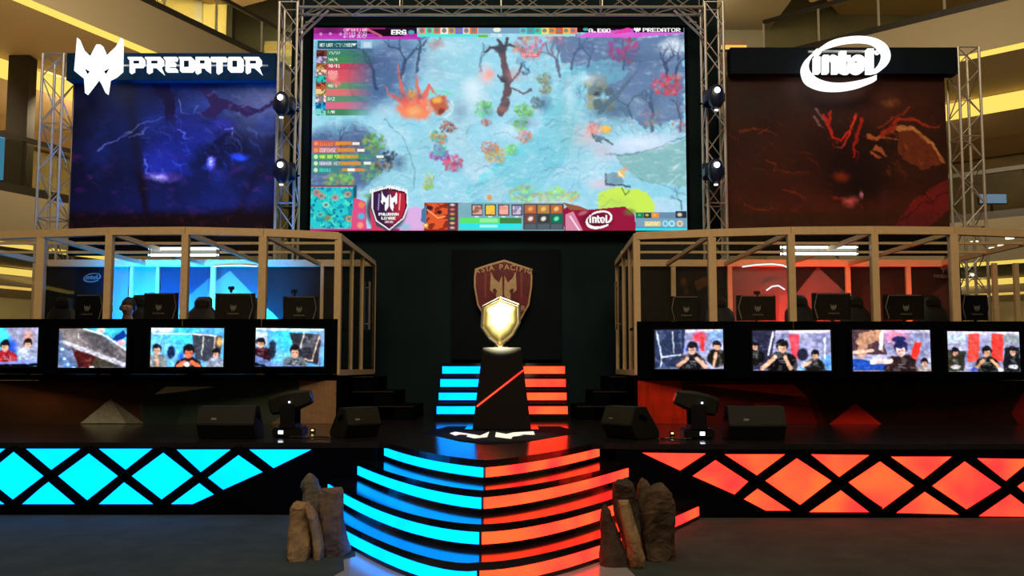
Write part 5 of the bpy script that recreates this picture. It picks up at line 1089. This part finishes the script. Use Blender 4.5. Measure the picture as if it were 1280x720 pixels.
rock([(634,383,390),(645,384,396),(665,388,400),(685,391,404),(697,392,403)], 6.95, .09, rt, 'narrow tan rock slab leaning against the broad one, blue side', 2)
rock([(595,381,391),(600,378,395),(606,377,397),(614,380,402),(630,379,406),(655,378,407),(690,380,405)], 7.3, .12, rg, 'tall grey rounded rock at the back of the group on the blue side', 3)
rock([(612,404,426),(617,401,429),(630,401,430),(650,404,430),(675,405,433),(690,405,437),(695,408,436)], 7.12, .12, rr_, 'grey pink blocky rock at the right of the group on the blue side', 4)
rock([(633,753,758),(640,752,764),(650,751,766),(658,751,771),(672,752,776),(690,750,783),(706,751,786)], 6.75, .10, rd, 'dark pointed rock at the left end of the group on the red side', 5)
rock([(628,773,786),(636,773,788),(655,776,793),(672,780,799),(684,783,801),(697,784,806),(706,787,806)], 6.68, .085, rt, 'slim yellowish rock standing in front of the group on the red side', 6)
rock([(600,772,784),(606,767,792),(620,766,797),(640,768,798),(670,776,800),(698,780,806)], 7.0, .13, rd, 'dark round topped rock behind the slim one, red side', 7)
rock([(600,800,808),(607,797,813),(622,796,816),(660,797,820),(695,797,822)], 7.14, .10, rb_, 'small brown rock peeking out at the back of the group, red side', 8)
rock([(607,815,832),(613,809,838),(625,807,842),(640,803,843),(665,803,843),(690,806,843),(704,808,841)], 6.95, .15, rb_, 'wide brown rock at the right end of the group on the red side', 9)
# ================================================================== MONITORS, CHAIRS, PERSON
def gaming_monitor(px, x0, x1, ytop, Y, label, side):
    z0 = 2.28; zt = P(px, ytop, Y).z; zt = max(zt, 2.7); c = P(px, 400, Y); w = P(x1, 400, Y).x-P(x0, 400, Y).x; cx = (P(x1, 400, Y).x+P(x0, 400, Y).x)/2
    root = empty('gaming_monitor', (cx, Y, z0), label, 'monitor', 'monitors on the booth desks'); h = zt-z0; zb = z0+.09
    def q(u, v, o=0): return Vector((cx+u*w/2, Y+o+.03*abs(u)**2, zb+(zt-zb)*v))
    MB().prism([q(-1, 0), q(1, 0), q(1, 1), q(-1, 1)], (0, .035, 0)).build('housing', M['blackplastic'], root, bevel=.004)
    hexo = [(-.8, .0), (.74, .0), (.96, .45), (.84, .93), (-.8, .93), (-.93, .5)]
    MB().prism([q(u, v, -.03) for u, v in hexo], (0, .04, 0)).build('back_cover', M['blackplastic'], root)
    t = MB()
    if side > 0: ln = [(-.8, .94), (-.95, .5), (-.8, .04)]
    else: ln = [(.84, .94), (.96, .5), (.78, .04)]
    tp = [q(u, v, -.034) for u, v in ln]; t.beam(tp[0], tp[1], .008, .012); t.beam(tp[1], tp[2], .008, .012); t.beam(q(-.8, .965, -.02), q(.84, .965, -.02), .008, .01)
    t.build('trim_line', M['silvertrim'], root, label='thin silver trim line')
    mb = MB(); e = q(0, .45, -.042); mark(mb, PMK, e.x, e.z, .085, e.y, .01); mb.build('emblem', M['silvertrim'], root, label='small silver claw emblem')
    letters('PREDATOR', (e.x, e.y, e.z-.10), .03, M['silvertrim'], root, extrude=.003)
    MB().tube((cx, Y+.02, z0+.01), (cx, Y+.02, z0+.2), .025).cbox((cx, Y+.02, z0+.012), (.24, .18, .02)).build('stand', M['blackplastic'], root)
MN = [(BL, 109.5, 92, 128, 368, 'back of the leftmost black gaming monitor in the blue booth', -1), (BL, 199, 178, 220.5, 366, 'back of the black gaming monitor beside the visible player, blue booth', -1),
      (BL, 292, 267.5, 317, 366.5, 'back of the black gaming monitor under the pale triangle, blue booth', -1), (BL, 375, 353, 396, 370, 'back of the black gaming monitor nearest the podium, blue booth', -1),
      (BR, 857, 839, 876, 370, 'back of the black gaming monitor nearest the podium, red booth', 1), (BR, 946, 922, 971, 369, 'back of the black gaming monitor under the curved light strip, red booth', 1),
      (BR, 1042, 1017, 1065, 366, 'back of the black gaming monitor with trim under the red triangle, red booth', 1), (BR, 1131, 1106, 1157, 368, 'back of the black gaming monitor in the fourth glass bay, red booth', 1),
      (BR, 1221, 1203, 1237, 368, 'back of the rightmost black gaming monitor against the lit mall, red booth', 1)]
for (B_, px_, a_, b_, yt, lab, sd) in MN:
    Yf = lerpx(px_, B_['px'], B_['Y']); gaming_monitor(px_, a_, b_, yt, Yf+.42, lab, sd)
for px_, yy, lab in ((289, 360, 'small dark webcam on the monitor under the pale triangle'), (368, 364, 'small dark webcam on the monitor nearest the podium in the blue booth'), (946, 366, 'small dark webcam on the monitor under the curved light strip')):
    B_ = BL if px_ < 600 else BR; Yf = lerpx(px_, B_['px'], B_['Y'])+.44; q = P(px_, yy, Yf)
    zt = max(P(px_, 368, Yf).z, 2.7)
    MB().cbox((q.x, Yf, q.z-.0), (.09, .04, .05)).cbox((q.x, Yf, q.z-.04), (.03, .05, .06)).build('webcam', M['blackplastic'], None, lab, 'webcam', bevel=.005)
chm = [mat('chair_leather', (.006, .006, .007), .5, noise=(.011, .011, .012), nscale=14, spec=.2)]
def gaming_chair(px, Y, label, red=False):
    x = P(px, 400, Y).x; zf = ZF; root = empty('gaming_chair', (x, Y, zf), label, 'chair', 'gaming chairs in the booths')
    MB().loft([[Vector((x+sx*w_, Y+y_, zf+z)) for sx, y_ in ((-1, -.25), (1, -.25), (1, .22), (-1, .22))] for z, w_ in ((.42, .24), (.46, .27), (.52, .25))]).build('seat', chm[0], root, bevel=.01)
    rings = []
    for z, w_ in ((.52, .22), (.7, .25), (.9, .27), (1.05, .25), (1.15, .16), (1.28, .15), (1.33, .11)):
        yb = Y+.22+(z-.52)*.22; rings.append([Vector((x+w_*math.cos(a)*1.0, yb+.055*math.sin(a), zf+z)) for a in [i/14*2*math.pi for i in range(14)]])
    MB().loft(rings).build('backrest', chm[0], root, smooth=True)
    MB().cbox((x, Y+.30, zf+1.2), (.24, .09, .11)).build('head_cushion', M['crimson'] if red else M['blackplastic'], root, bevel=.02)
    for s_ in (-1, 1): MB().cbox((x+s_*.3, Y+.02, zf+.68), (.07, .28, .04)).cbox((x+s_*.3, Y+.02, zf+.56), (.04, .06, .22)).build('armrest', M['blackplastic'], root, bevel=.008)
    MB().tube((x, Y, zf+.1), (x, Y, zf+.43), .035).build('gas_column', M['blackplastic'], root)
    bs = MB(); ca = MB()
    for k in range(5):
        a = k*2*math.pi/5+.3; e = Vector((x+.32*math.cos(a), Y+.32*math.sin(a), zf+.09)); bs.beam((x, Y, zf+.11), e, .05, .04); ca.tube(e+Vector((-.02,0,-.058)), e+Vector((.02,0,-.058)), .03, 10)
    bs.build('base', M['blackplastic'], root); ca.build('caster', M['black'], root)
for a_ in ((64, 13.3, 'dark gaming chair behind the left part of the blue booth, at its first inner post'), (243, 13.3, 'dark gaming chair right of the third front post of the blue booth'),
           (306, 13.5, 'dark gaming chair behind the monitor under the pale triangle'), (905, 13.2, 'dark gaming chair just right of the second front post of the red booth'), (1009, 13.0, 'dark gaming chair left of the monitor under the red triangle'),
           (1080, 13.1, 'dark gaming chair left of the fourth front post of the red booth'), (1180, 13.05, 'dark gaming chair left of the wide front post of the red booth')): gaming_chair(*a_)
# the player whose head shows over the desk
def skin_mesh(name, pts, edges, rad, m, parent, lvl=2, root_i=0):
    org = ORG[parent.name] if parent else Vector((0,0,0)); me = bpy.data.meshes.new(name); me.from_pydata([tuple(Vector(p)-org) for p in pts], edges, []); me.materials.append(m)
    o = bpy.data.objects.new(name, me); COL.objects.link(o); md = o.modifiers.new('skin', 'SKIN'); 
    sv = me.skin_vertices[0].data if me.skin_vertices else None
    if sv is None:
        bm = bmesh.new(); bm.from_mesh(me); bm.verts.layers.skin.verify(); bm.to_mesh(me); bm.free(); sv = me.skin_vertices[0].data
    for i, r in enumerate(rad): sv[i].radius = r if isinstance(r, tuple) else (r, r); sv[i].use_root = (i == root_i)
    s = o.modifiers.new('sub', 'SUBSURF'); s.levels = lvl; s.render_levels = lvl
    dg = bpy.context.evaluated_depsgraph_get(); m2 = bpy.data.meshes.new_from_object(o.evaluated_get(dg)); o.modifiers.clear(); o.data = m2; m2.polygons.foreach_set('use_smooth', [True]*len(m2.polygons))
    if parent: o.parent = parent
    ORG[o.name] = org; return o
YPn = 12.95; hd = P(160, 385, YPn); px0 = hd.x; zs = ZF
T = lambda x, y, z: Vector((px0+x, YPn+y, z))
hz0 = hd.z
pts = [T(0,.12,hz0-.66), T(0,.10,hz0-.48), T(0,.06,hz0-.30), T(0,.02,hz0-.19), T(0,0,hz0-.11), T(0,0,hz0-.02), T(0,0,hz0+.06)]
ed = [(0,1),(1,2),(2,3),(3,4),(4,5),(5,6)]; rad = [(.17,.12),(.15,.11),(.17,.11),(.07,.06),(.062,.062),(.118,.13),(.10,.12)]
for s_ in (-1, 1):
    b0_ = len(pts); pts += [T(s_*.19, .05, hz0-.29), T(s_*.25, -.10, hz0-.46), T(s_*.20, -.33, hz0-.425), T(s_*.18, -.40, hz0-.42)]; ed += [(2,b0_),(b0_,b0_+1),(b0_+1,b0_+2),(b0_+2,b0_+3)]; rad += [.06,.045,.028,.03]
    b1_ = len(pts); pts += [T(s_*.1, .1, hz0-.68), T(s_*.13, -.36, hz0-.66), T(s_*.13, -.36, zs+.08)]; ed += [(0,b1_),(b1_,b1_+1),(b1_+1,b1_+2)]; rad += [.09,.065,.045]
body = skin_mesh('person', pts, ed, rad, M['skin'], None)
body['label'] = 'person with dark hair seated in the blue booth, face above the desk'; body['category'] = 'person'
# hair, face details, shirt, hands
hm_ = MB(); R = []
for k in range(7):
    t = k/6; z = hz0-.0+.165*math.sin(t*math.pi/2); r_ = math.cos(t*math.pi/2*.96); R.append([T(.112*r_*math.cos(a), .03+(.128 if math.sin(a) > 0 else (.10 if k < 2 else .125))*r_*math.sin(a), z) for a in [i/20*2*math.pi for i in range(20)]])
hm_.loft(R)
ORG[body.name] = Vector((0,0,0))
hm_.build('hair', M['hair'], body, smooth=True)
ey = MB(); 
for s_ in (-1, 1): ey.cbox(T(s_*.034, -.108, hz0+.010), (.024, .012, .010))
ey.build('eye', M['black'], body)
MB().loft([[T(-.012,-.095,hz0+.01), T(.012,-.095,hz0+.01), T(0,-.085,hz0+.01)], [T(-.018,-.10,hz0-.035), T(.018,-.10,hz0-.035), T(0,-.125,hz0-.03)]]).build('nose', M['skin'], body)
MB().cbox(T(0,-.098,hz0-.06), (.045,.012,.010)).build('mouth', M['crimson'], body)
for s_ in (-1, 1): MB().cbox(T(s_*.094, .01, hz0), (.018, .035, .055)).build('ear', M['skin'], body, bevel=.006)
hp = MB(); hp.path([T(.112*math.cos(a), .02, hz0+.02+.155*math.sin(a)) for a in [math.pi*i/12 for i in range(13)]], .012)
for s_ in (-1, 1): hp.tube(T(s_*.095, .01, hz0+.0), T(s_*.125, .01, hz0+.0), .042, 14)
hp.build('headphones', M['blackplastic'], body, label='black headphones')
sp_ = [T(0,.12,hz0-.67), T(0,.10,hz0-.48), T(0,.06,hz0-.30), T(0,.03,hz0-.21)]; se = [(0,1),(1,2),(2,3)]; sr_ = [(.185,.135),(.165,.125),(.185,.125),(.075,.07)]
for s_ in (-1, 1): b0_ = len(sp_); sp_ += [T(s_*.19, .05, hz0-.29), T(s_*.235, -.06, hz0-.41)]; se += [(2,b0_),(b0_,b0_+1)]; sr_ += [.072,.062]
def child(o): o.parent = body; o.matrix_parent_inverse = Matrix(); return o
skin_mesh('shirt', sp_, se, sr_, M['shirt'], body)
tp_ = [T(0,.12,hz0-.66)]; te = []; tr_ = [(.19,.14)]
for s_ in (-1, 1): b1_ = len(tp_); tp_ += [T(s_*.1, .1, hz0-.68), T(s_*.13, -.36, hz0-.66), T(s_*.13, -.36, zs+.12)]; te += [(0,b1_),(b1_,b1_+1),(b1_+1,b1_+2)]; tr_ += [.105,.08,.06]
skin_mesh('trousers', tp_, te, tr_, M['trousers'], body)
for s_ in (-1, 1):
    w_ = T(s_*.18, -.40, hz0-.42); hp_ = [w_, w_+Vector((0,-.05,0)), w_+Vector((0,-.085,.004))]; he = [(0,1),(1,2)]; hr = [(.026,.018),(.038,.016),(.036,.014)]
    for j, (dx, L_) in enumerate(((-.027,.062),(-.009,.072),(.009,.068),(.027,.052))):
        b_ = len(hp_); p0 = w_+Vector((dx,-.095,.004)); hp_ += [p0, p0+Vector((dx*.2,-L_*.5,.010)), p0+Vector((dx*.25,-L_*.85,-.004))]; he += [(2,b_),(b_,b_+1),(b_+1,b_+2)]; hr += [.0095,.009,.008]
    b_ = len(hp_); hp_ += [w_+Vector((-s_*.035,-.035,0)), w_+Vector((-s_*.058,-.07,-.004))]; he += [(1,b_),(b_,b_+1)]; hr += [.012,.009]
    skin_mesh('hand', hp_, he, hr, M['skin'], body)
    MB().cbox(T(s_*.13, -.42, zs+.04), (.1, .26, .078)).build('shoe', M['black'], body, bevel=.02)
# chair for the player
gaming_chair(161, 12.98, 'dark gaming chair the seated player sits on, in the blue booth')
# ================================================================== LAMPS IN THE BOOTHS
def fluoro(x0, x1, y0, Y, label, n=2, dz=.11):
    A, B_ = P(x0, y0, Y), P(x1, y0, Y); root = empty('ceiling_lamp', ((A.x+B_.x)/2, Y, A.z), label, 'lamp', None)
    MB().box((A.x+.02, Y-.0, A.z-dz/2-.01), (B_.x-.02, Y+.04, A.z-dz/2+.03)).build('housing', M['silvertrim'], root)
    for k in range(n): MB().tube((A.x, Y-.03, A.z-k*dz), (B_.x, Y-.03, A.z-k*dz), .022, 10).build('tube', M['tube'], root, label='bright white tube')
    e = MB()
    for xx in (A.x+.01, B_.x-.03): e.box((xx, Y-.05, A.z-dz-.03), (xx+.03, Y+.03, A.z+.03))
    e.build('end_cap', M['silvertrim'], root)
    e = MB()
    for xx in (A.x+.15, B_.x-.15): e.tube((xx, Y+.02, A.z-dz/2), (xx, Y+.02, ZT+.0), .008, 6)
    e.build('hanger', M['silvertrim'], root)
fluoro(187, 274, 311, 13.3, 'pair of bright white tubes under the roof of the blue booth')
fluoro(975, 1071, 309.5, 13.2, 'pair of bright white tubes under the roof of the red booth')
def strip(pts, Y, label):  # added glowing tube standing in for a bright reflection streak
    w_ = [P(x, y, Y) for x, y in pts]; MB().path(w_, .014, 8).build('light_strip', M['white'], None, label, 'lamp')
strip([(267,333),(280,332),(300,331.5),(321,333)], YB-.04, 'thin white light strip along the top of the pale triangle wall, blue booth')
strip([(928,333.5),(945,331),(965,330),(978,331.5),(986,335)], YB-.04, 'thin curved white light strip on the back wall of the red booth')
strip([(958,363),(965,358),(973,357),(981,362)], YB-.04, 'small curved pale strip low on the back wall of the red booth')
def spot(loc, tgt, color, energy, size=60, blend=.8, rad=.1, name='spot'):
    l = bpy.data.lights.new(name, 'SPOT'); l.color = color; l.energy = energy; l.spot_size = math.radians(size); l.spot_blend = blend; l.shadow_soft_size = rad
    o = bpy.data.objects.new(name, l); COL.objects.link(o); o.location = loc; o.rotation_euler = (Vector(tgt)-Vector(loc)).to_track_quat('-Z', 'Y').to_euler(); return o
def area(loc, tgt, color, energy, sx, sy=None, name='area'):
    l = bpy.data.lights.new(name, 'AREA'); l.color = color; l.energy = energy; l.shape = 'RECTANGLE'; l.size = sx; l.size_y = sy or sx
    o = bpy.data.objects.new(name, l); COL.objects.link(o); o.location = loc; o.rotation_euler = (Vector(tgt)-Vector(loc)).to_track_quat('-Z', 'Y').to_euler(); return o
def par(px, Y, color, glowm, energy, label, size=95, tgt=(0, 0)):
    x = P(px, 400, Y).x; root = empty('wash_lamp', (x, Y, ZF), label, 'lamp')
    MB().tube((x, Y, ZF+.16), (x, Y+.03, ZF+.30), .09, 16, .11).build('can', M['blackplastic'], root); MB().tube((x, Y+.03, ZF+.302), (x, Y+.031, ZF+.306), .09, 16).build('lens', glowm, root, label='lit lens'); MB().cbox((x, Y, ZF+.02), (.26, .1, .03)).beam((x-.12, Y, ZF+.02), (x-.12, Y, ZF+.22), .02).beam((x+.12, Y, ZF+.02), (x+.12, Y, ZF+.22), .02).build('yoke', M['blackplastic'], root)
    spot((x, Y+.04, ZF+.34), (x+tgt[0], YB, ZF+1.0+tgt[1]), color, energy, size, .9, .08, 'wash')
    spot((x, Y-.02, ZF+.34), (x-.8, Y-.9, ZT), color, energy*.09, 120, .9, .08, 'wash_up')
BLUE = (.0, .24, 1); REDC = (1, .02, .012)
par(172, 14.3, BLUE, M['cyan'], 3600, 'floor wash lamp with blue beam behind the visible player', 110, (0, .0))
par(292, 14.4, BLUE, M['cyan'], 2600, 'floor wash lamp with blue beam below the pale triangle', 100)
par(985, 14.5, REDC, M['red'], 200, 'floor wash lamp with red beam beside the grey panel, red booth', 100)
par(1030, 14.3, REDC, M['red'], 300, 'floor wash lamp with red beam below the red triangle', 110)
par(1150, 14.3, REDC, M['red'], 200, 'floor wash lamp with red beam in the fourth bay, red booth', 120)
area((P(200, 300, 13.6).x, 13.7, 3.5), (P(200, 300, 13.6).x, 13.9, 1.5), (.9, 1, .95), 4, 1.0, .1)
area((P(1022, 300, 13.6).x, 13.6, 3.5), (P(1022, 300, 13.6).x, 13.8, 1.5), (.9, 1, .95), 4, 1.0, .1)
# unseen spots added to brighten trophy, floor emblem and shield
spot((-.35, 1.0, 5.2), (-.15, 11.2, 2.3), (1, .92, .58), 22000, 4.6, .35, .12, 'trophy_lamp')
spot((-.2, 12.8, 8.4), (-.2, 10.0, .8), (1, .95, .82), 3200, 12, .6, .1, 'emblem_lamp')
spot((-.2, 6, 8.5), (-.1, 15.7, 3.0), (1, .85, .65), 900, 16, .7, .3, 'shield_lamp')
# ================================================================== MALL AROUND THE STAGE
struct(MB().box((-45, -12, -.2), (45, 50, 0)), 'floor', M['carpet'])
def lp_(t): return Vector((-12.6+.5*t, 21.2+t, 0))
def rp_(t): return Vector((11.1+1.25*t, 26.9-t, 0))
LE = [lp_(-26), lp_(10)]; RE = [rp_(-1.5), rp_(26)]
def gal(A, B_, inn, name_z, z0, z1, depth, idx, tagname):
    """slab of one upper floor along the edge A-B; inn = unit vector pointing away from the atrium"""
    n = inn*depth
    s = MB().prism([(A.x, A.y, z0), (B_.x, B_.y, z0), (B_.x+n.x, B_.y+n.y, z0), (A.x+n.x, A.y+n.y, z0)], (0, 0, z1-z0))
    return s
dl = Vector((.5, 1, 0)).normalized(); nl = Vector((-dl.y, dl.x, 0)); dr = Vector((1.25, -1, 0)).normalized(); nr = Vector((-dr.y, dr.x, 0)); nr = nr if nr.x > 0 else -nr
tn = 0
for (A, B_, n_, sd) in ((LE[0], LE[1], nl, 'left'), (RE[0], RE[1], nr, 'right')):
    for z0, z1 in ((4.9, 6.2), (11.5, 12.9), (18.2, 19.6)):
        tn += 1; struct(gal(A, B_, n_, 0, z0, z1, 14, 0, ''), 'trim_%d' % tn, M['fascia'])
        # soffit skin
        tn += 1; q = n_*.25; struct(MB().prism([(A.x+q.x, A.y+q.y, z0-.06), (B_.x+q.x, B_.y+q.y, z0-.06), (B_.x+n_.x*13.9, B_.y+n_.y*13.9, z0-.06), (A.x+n_.x*13.9, A.y+n_.y*13.9, z0-.06)], (0, 0, .055)), 'trim_%d' % tn, M['soffit'])
        # cove strip along the edge
        if z0 > 8 or True:
            q0 = n_*.02; q1 = n_*.30; zc = z0-.09
            c_ = empty('cove_light', (A.x, A.y, zc), 'yellow cove light line under the %s floor edge, %s side of the hall' % ({4.9: 'first', 11.5: 'second', 18.2: 'third'}[z0], sd), 'light')
            MB().prism([(A.x+q0.x, A.y+q0.y, zc), (B_.x+q0.x, B_.y+q0.y, zc), (B_.x+q1.x, B_.y+q1.y, zc), (A.x+q1.x, A.y+q1.y, zc)], (0, 0, .08)).build('strip', M['cove'], c_)
        # inner recessed ceiling step with a wide cove band
        for dpt, hh, m_, nm in (((4.6, .62 if z0 > 8 else .22, 'cove', 'wide'), (8.4, .5 if z0 > 8 else .3, 'cove2', 'far')) if z0 < 18 else ((2.0, .9, 'cove', 'wide'),)):
            q0 = n_*dpt; q1 = n_*(dpt+.06)
            c_ = empty('cove_light', (A.x+q0.x, A.y+q0.y, z0-.1), '%s yellow cove band in the ceiling below the %s floor, %s side' % (nm, {4.9: 'first', 11.5: 'second', 18.2: 'third'}[z0], sd), 'light')
            MB().prism([(A.x+q0.x, A.y+q0.y, z0-.09-hh), (B_.x+q0.x, B_.y+q0.y, z0-.09-hh), (B_.x+q0.x, B_.y+q0.y, z0-.1), (A.x+q0.x, A.y+q0.y, z0-.1)], tuple(n_*.06)).build('strip', M[m_], c_)
            tn += 1; struct(MB().prism([(A.x+q1.x, A.y+q1.y, z0-.09-hh), (B_.x+q1.x, B_.y+q1.y, z0-.09-hh), (B_.x+q1.x+n_.x*3.6, B_.y+q1.y+n_.y*3.6, z0-.09-hh), (A.x+q1.x+n_.x*3.6, A.y+q1.y+n_.y*3.6, z0-.09-hh)], (0, 0, hh)), 'trim_%d' % tn, M['soffit'])
    # long wall behind the galleries
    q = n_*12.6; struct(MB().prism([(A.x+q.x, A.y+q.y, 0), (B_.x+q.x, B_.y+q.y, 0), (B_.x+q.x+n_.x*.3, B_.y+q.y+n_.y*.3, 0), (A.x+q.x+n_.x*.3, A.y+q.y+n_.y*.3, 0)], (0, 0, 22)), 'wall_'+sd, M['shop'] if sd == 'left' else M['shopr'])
    # parapets + railings
    for lv, (zb, nm) in enumerate(((6.2, 'first'), (12.9, 'second'))):
        q = n_*.12; t0_, t1_ = A+q, B_+q
        L_ = (t1_-t0_).length; d_ = (t1_-t0_)/L_
        # only the stretch that can be seen
        sA, sB = (.55, .97) if sd == 'left' else (0.0, .45)
        s0, s1 = t0_+d_*L_*sA, t0_+d_*L_*sB; LL = (s1-s0).length
        rt_ = empty('glass_railing', (s0.x, s0.y, zb), 'glass balcony railing with dark handrail on the %s floor, %s side of the hall' % (nm, sd), 'railing')
        MB().beam((s0.x, s0.y, zb+.12), (s1.x, s1.y, zb+.12), .16, .24).build('kerb', M['darktrim'], rt_)
        MB().beam((s0.x, s0.y, zb+1.5), (s1.x, s1.y, zb+1.5), .12, .13).build('handrail', M['darktrim'], rt_)
        npn = int(LL/1.9)
        for k in range(npn+1):
            e = s0+d_*LL*k/npn; MB().beam((e.x, e.y, zb), (e.x, e.y, zb+1.5), .07, .05, up=(0,1,0)).build('post', M['truss'] if lv else M['darktrim'], rt_)
            if k < npn:
                f_ = s0+d_*LL*(k+1)/npn; MB().prism([(e.x, e.y, zb+.26), (f_.x, f_.y, zb+.26), (f_.x, f_.y, zb+1.4), (e.x, e.y, zb+1.4)], tuple(n_*.02)).build('glass_panel', M['rglass'], rt_)
# back of the hall
struct(MB().box((-30, 36, 0), (30, 36.3, 22)), 'wall_far', M['tealwall'])
tn += 1; struct(MB().box((-9.5, 30.8, 11.5), (12, 36, 12.9)), 'trim_%d' % tn, M['fascia']); tn += 1; struct(MB().box((-9.5, 30.8, 4.9), (12, 36, 6.2)), 'trim_%d' % tn, M['fascia']); tn += 1; struct(MB().box((-9.5, 30.8, 17.4), (12, 36, 18.6)), 'trim_%d' % tn, M['fascia'])
rt_ = empty('glass_railing', (0, 30.9, 12.9), 'long glass balcony railing at the far end of the hall behind the LED wall', 'railing')
MB().beam((-8.6, 30.9, 14.3), (11.2, 30.9, 14.3), .09, .1).build('handrail', M['darktrim'], rt_); MB().beam((-8.6, 30.9, 13.0), (11.2, 30.9, 13.0), .14, .2).build('kerb', M['darktrim'], rt_)
for k in range(12):
    x = -8.6+1.8*k; MB().beam((x, 30.9, 12.9), (x, 30.9, 14.3), .06, .05, up=(0,1,0)).build('post', M['truss'], rt_)
    if k < 11: MB().box((x+.05, 30.89, 13.1), (x+1.75, 30.91, 14.2)).build('glass_panel', M['rglass'], rt_)
# far shop fronts
for k, (x0, x1, z0, z1, m_, lab) in enumerate([(8.6, 10.6, 12.95, 16.4, 'brown', 'rust brown shop front on the far upper floor, between two pale ones'), (10.9, 12.4, 12.95, 16, 'shop', 'tan shop front at the right end of the far upper floor'), (-11.2, -9.2, 12.95, 16.4, 'shop', 'tan shop front at the left end of the far upper floor'), (12.6, 13.8, 12.95, 15.6, 'brown', 'small rust brown shop front beyond the right end'), (7.2, 8.2, 12.95, 16, 'shop', 'pale narrow shop front right above the red banner')]):
    r = empty('storefront', ((x0+x1)/2, 35, z0), lab, 'shop front'); MB().box((x0, 34.9, z0), (x1, 35.9, z1)).build('wall', M[m_], r); MB().box((x0, 34.86, z1-.4), (x1, 34.9, z1-.2)).build('sign_band', M['cove2'], r); MB().box((x0+.3, 34.87, z0+.1), (x1-.3, 34.895, z1-.7)).build('window', M['glass'], r)
r = empty('storefront', (-13.6, 33.2, 12.95), 'pale yellow lit shop wall behind the upper left glass railing', 'shop front')
a, b = P(172, 20, 33), P(283, 20, 33); MB().box((a.x, 33, 12.92), (b.x, 33.4, 18.1)).build('wall', M['yellowwall'], r); MB().box((b.x-1.35, 32.9, 12.92), (b.x-1.0, 33, 18.1)).build('pilaster', M['truss'], r); MB().box((b.x, 33.02, 12.92), (b.x+.25, 33.4, 18.1)).build('door_edge', M['darkcol'], r)
# side elements seen on the left balcony
cA = P(26, 200, 24.5); MB().box((cA.x-.33, 24.2, 6.2), (cA.x+.33, 24.6, 11.42)).build('column', M['darkcol'], None, 'dark brown square column on the left balcony', 'column')
q = P(2, 195, 27); r = empty('shop_sign', (q.x, 27, 7.0), 'blue lit shop screen at the left edge of the balcony', 'screen'); MB().box((q.x-.6, 27, q.z-.9), (q.x+.28, 27.1, q.z+.9)).build('housing', M['black'], r); MB().box((q.x-.57, 26.985, q.z-.85), (q.x+.25, 26.998, q.z+.85)).build('display', M['blueshop'], r); MB().tube((q.x-.2, 27.05, 6.2), (q.x-.2, 27.05, q.z-.9), .05).build('stand', M['black'], r)
q = P(1240, 240, 29); r = empty('shop_sign', (q.x, 29, 7.0), 'blue white lit shop screen on the right balcony', 'screen'); MB().box((q.x-.5, 29, q.z-.45), (q.x+.55, 29.1, q.z-.05)).build('housing', M['black'], r); MB().box((q.x-.47, 28.985, q.z-.42), (q.x+.52, 28.998, q.z-.08)).build('display', glow('shop2', (.3, .5, 1), .7), r); MB().tube((q.x, 29.05, 6.2), (q.x, 29.05, q.z-.4), .05).build('stand', M['black'], r)
for k, (x, y, Y) in enumerate(((1160, 9, 26.5), (1150, 16, 26.2))):
    q = P(x, y, Y)
q = P(1172, 12, 25.9); qm = MB(); qm.loft([[Vector((q.x+r_*1.2*math.cos(a), 26.5+r_*.5*math.sin(a), z)) for a in [i/14*6.2832 for i in range(14)]] for z, r_ in ((14.3, .35), (14.42, .8), (14.6, .95), (14.62, .85))]); 
struct(MB().box((-30, -12.3, 0), (30, -12, 22)), 'wall_rear', M['plaster']); struct(MB().box((-45, -12, 22), (45, 37, 22.3)), 'ceiling', M['soffit'])
# downlights in the soffits
k_ = 0
for (px_, py_, z_) in ((34, 132, 11.42), (72, 47, 18.1), (1218, 302, 4.8), (1240, 310, 4.8), (1252, 306, 4.8), (1262, 296, 4.8), (1215, 343, 4.8), (1238, 168, 11.42)):
    q = G(px_, py_, z_) if z_ > EYE else None; 
    if q is None or q.y > 45: continue
    MB().tube((q.x, q.y, z_-.05), (q.x, q.y, z_+.01), .09, 14).build('downlight', M['spotw'], None, ['round downlight in the left balcony ceiling', 'round downlight high on the left', 'round downlight seen through the red booth roof, first from the wide post', 'round downlight seen through the red booth roof, second from the wide post', 'round downlight seen through the red booth roof, third', 'round downlight seen through the red booth roof, farthest right', 'round downlight low beside the wide post of the red booth', 'round downlight in the right balcony ceiling'][k_], 'lamp')
    k_ += 1
# mall light
WARM = (1, .78, .45)
area((0, -2, 20), (0, 14, 0), (1, .80, .54), 3400, 14, 10, 'hall')
for (A, B_, n_) in ((LE[0], LE[1], nl), (RE[0], RE[1], nr)):
    for z in (4.3, 10.7, 17.4):
        for t in ((.62, .85) if A is LE[0] else (.08, .30)):
            c_ = A.lerp(B_, t)+n_*4.0; g_ = c_+n_*9; area((c_.x, c_.y, z), (g_.x, g_.y, z-5.5), WARM, (900 if z > 12 else 420)*((1 if z < 9 or z > 12 else 2.0) if A is LE[0] else (1.5 if z < 9 else .7 if z > 12 else .22)), 5, 2.5, 'gallery')
area((-9, 17.5, 9.5), (-13, 26, 13), WARM, 330, 3, 3, 'fascia_left'); area((10, 18.5, 9.5), (14, 26, 13), WARM, 330, 3, 3, 'fascia_right')
area((0, 31.6, 16.9), (0, 36, 13), (1, .9, .65), 1200, 18, 1.5, 'far')
area((-12.8, 29.5, 17.0), (-13.6, 33, 14.5), (1, .85, .45), 420, 5, 1, 'far_left')
w = bpy.data.worlds.new('world'); C.world = w; w.use_nodes = True; w.node_tree.nodes['Background'].inputs[0].default_value = (.5, .45, .4, 1); w.node_tree.nodes['Background'].inputs[1].default_value = .02
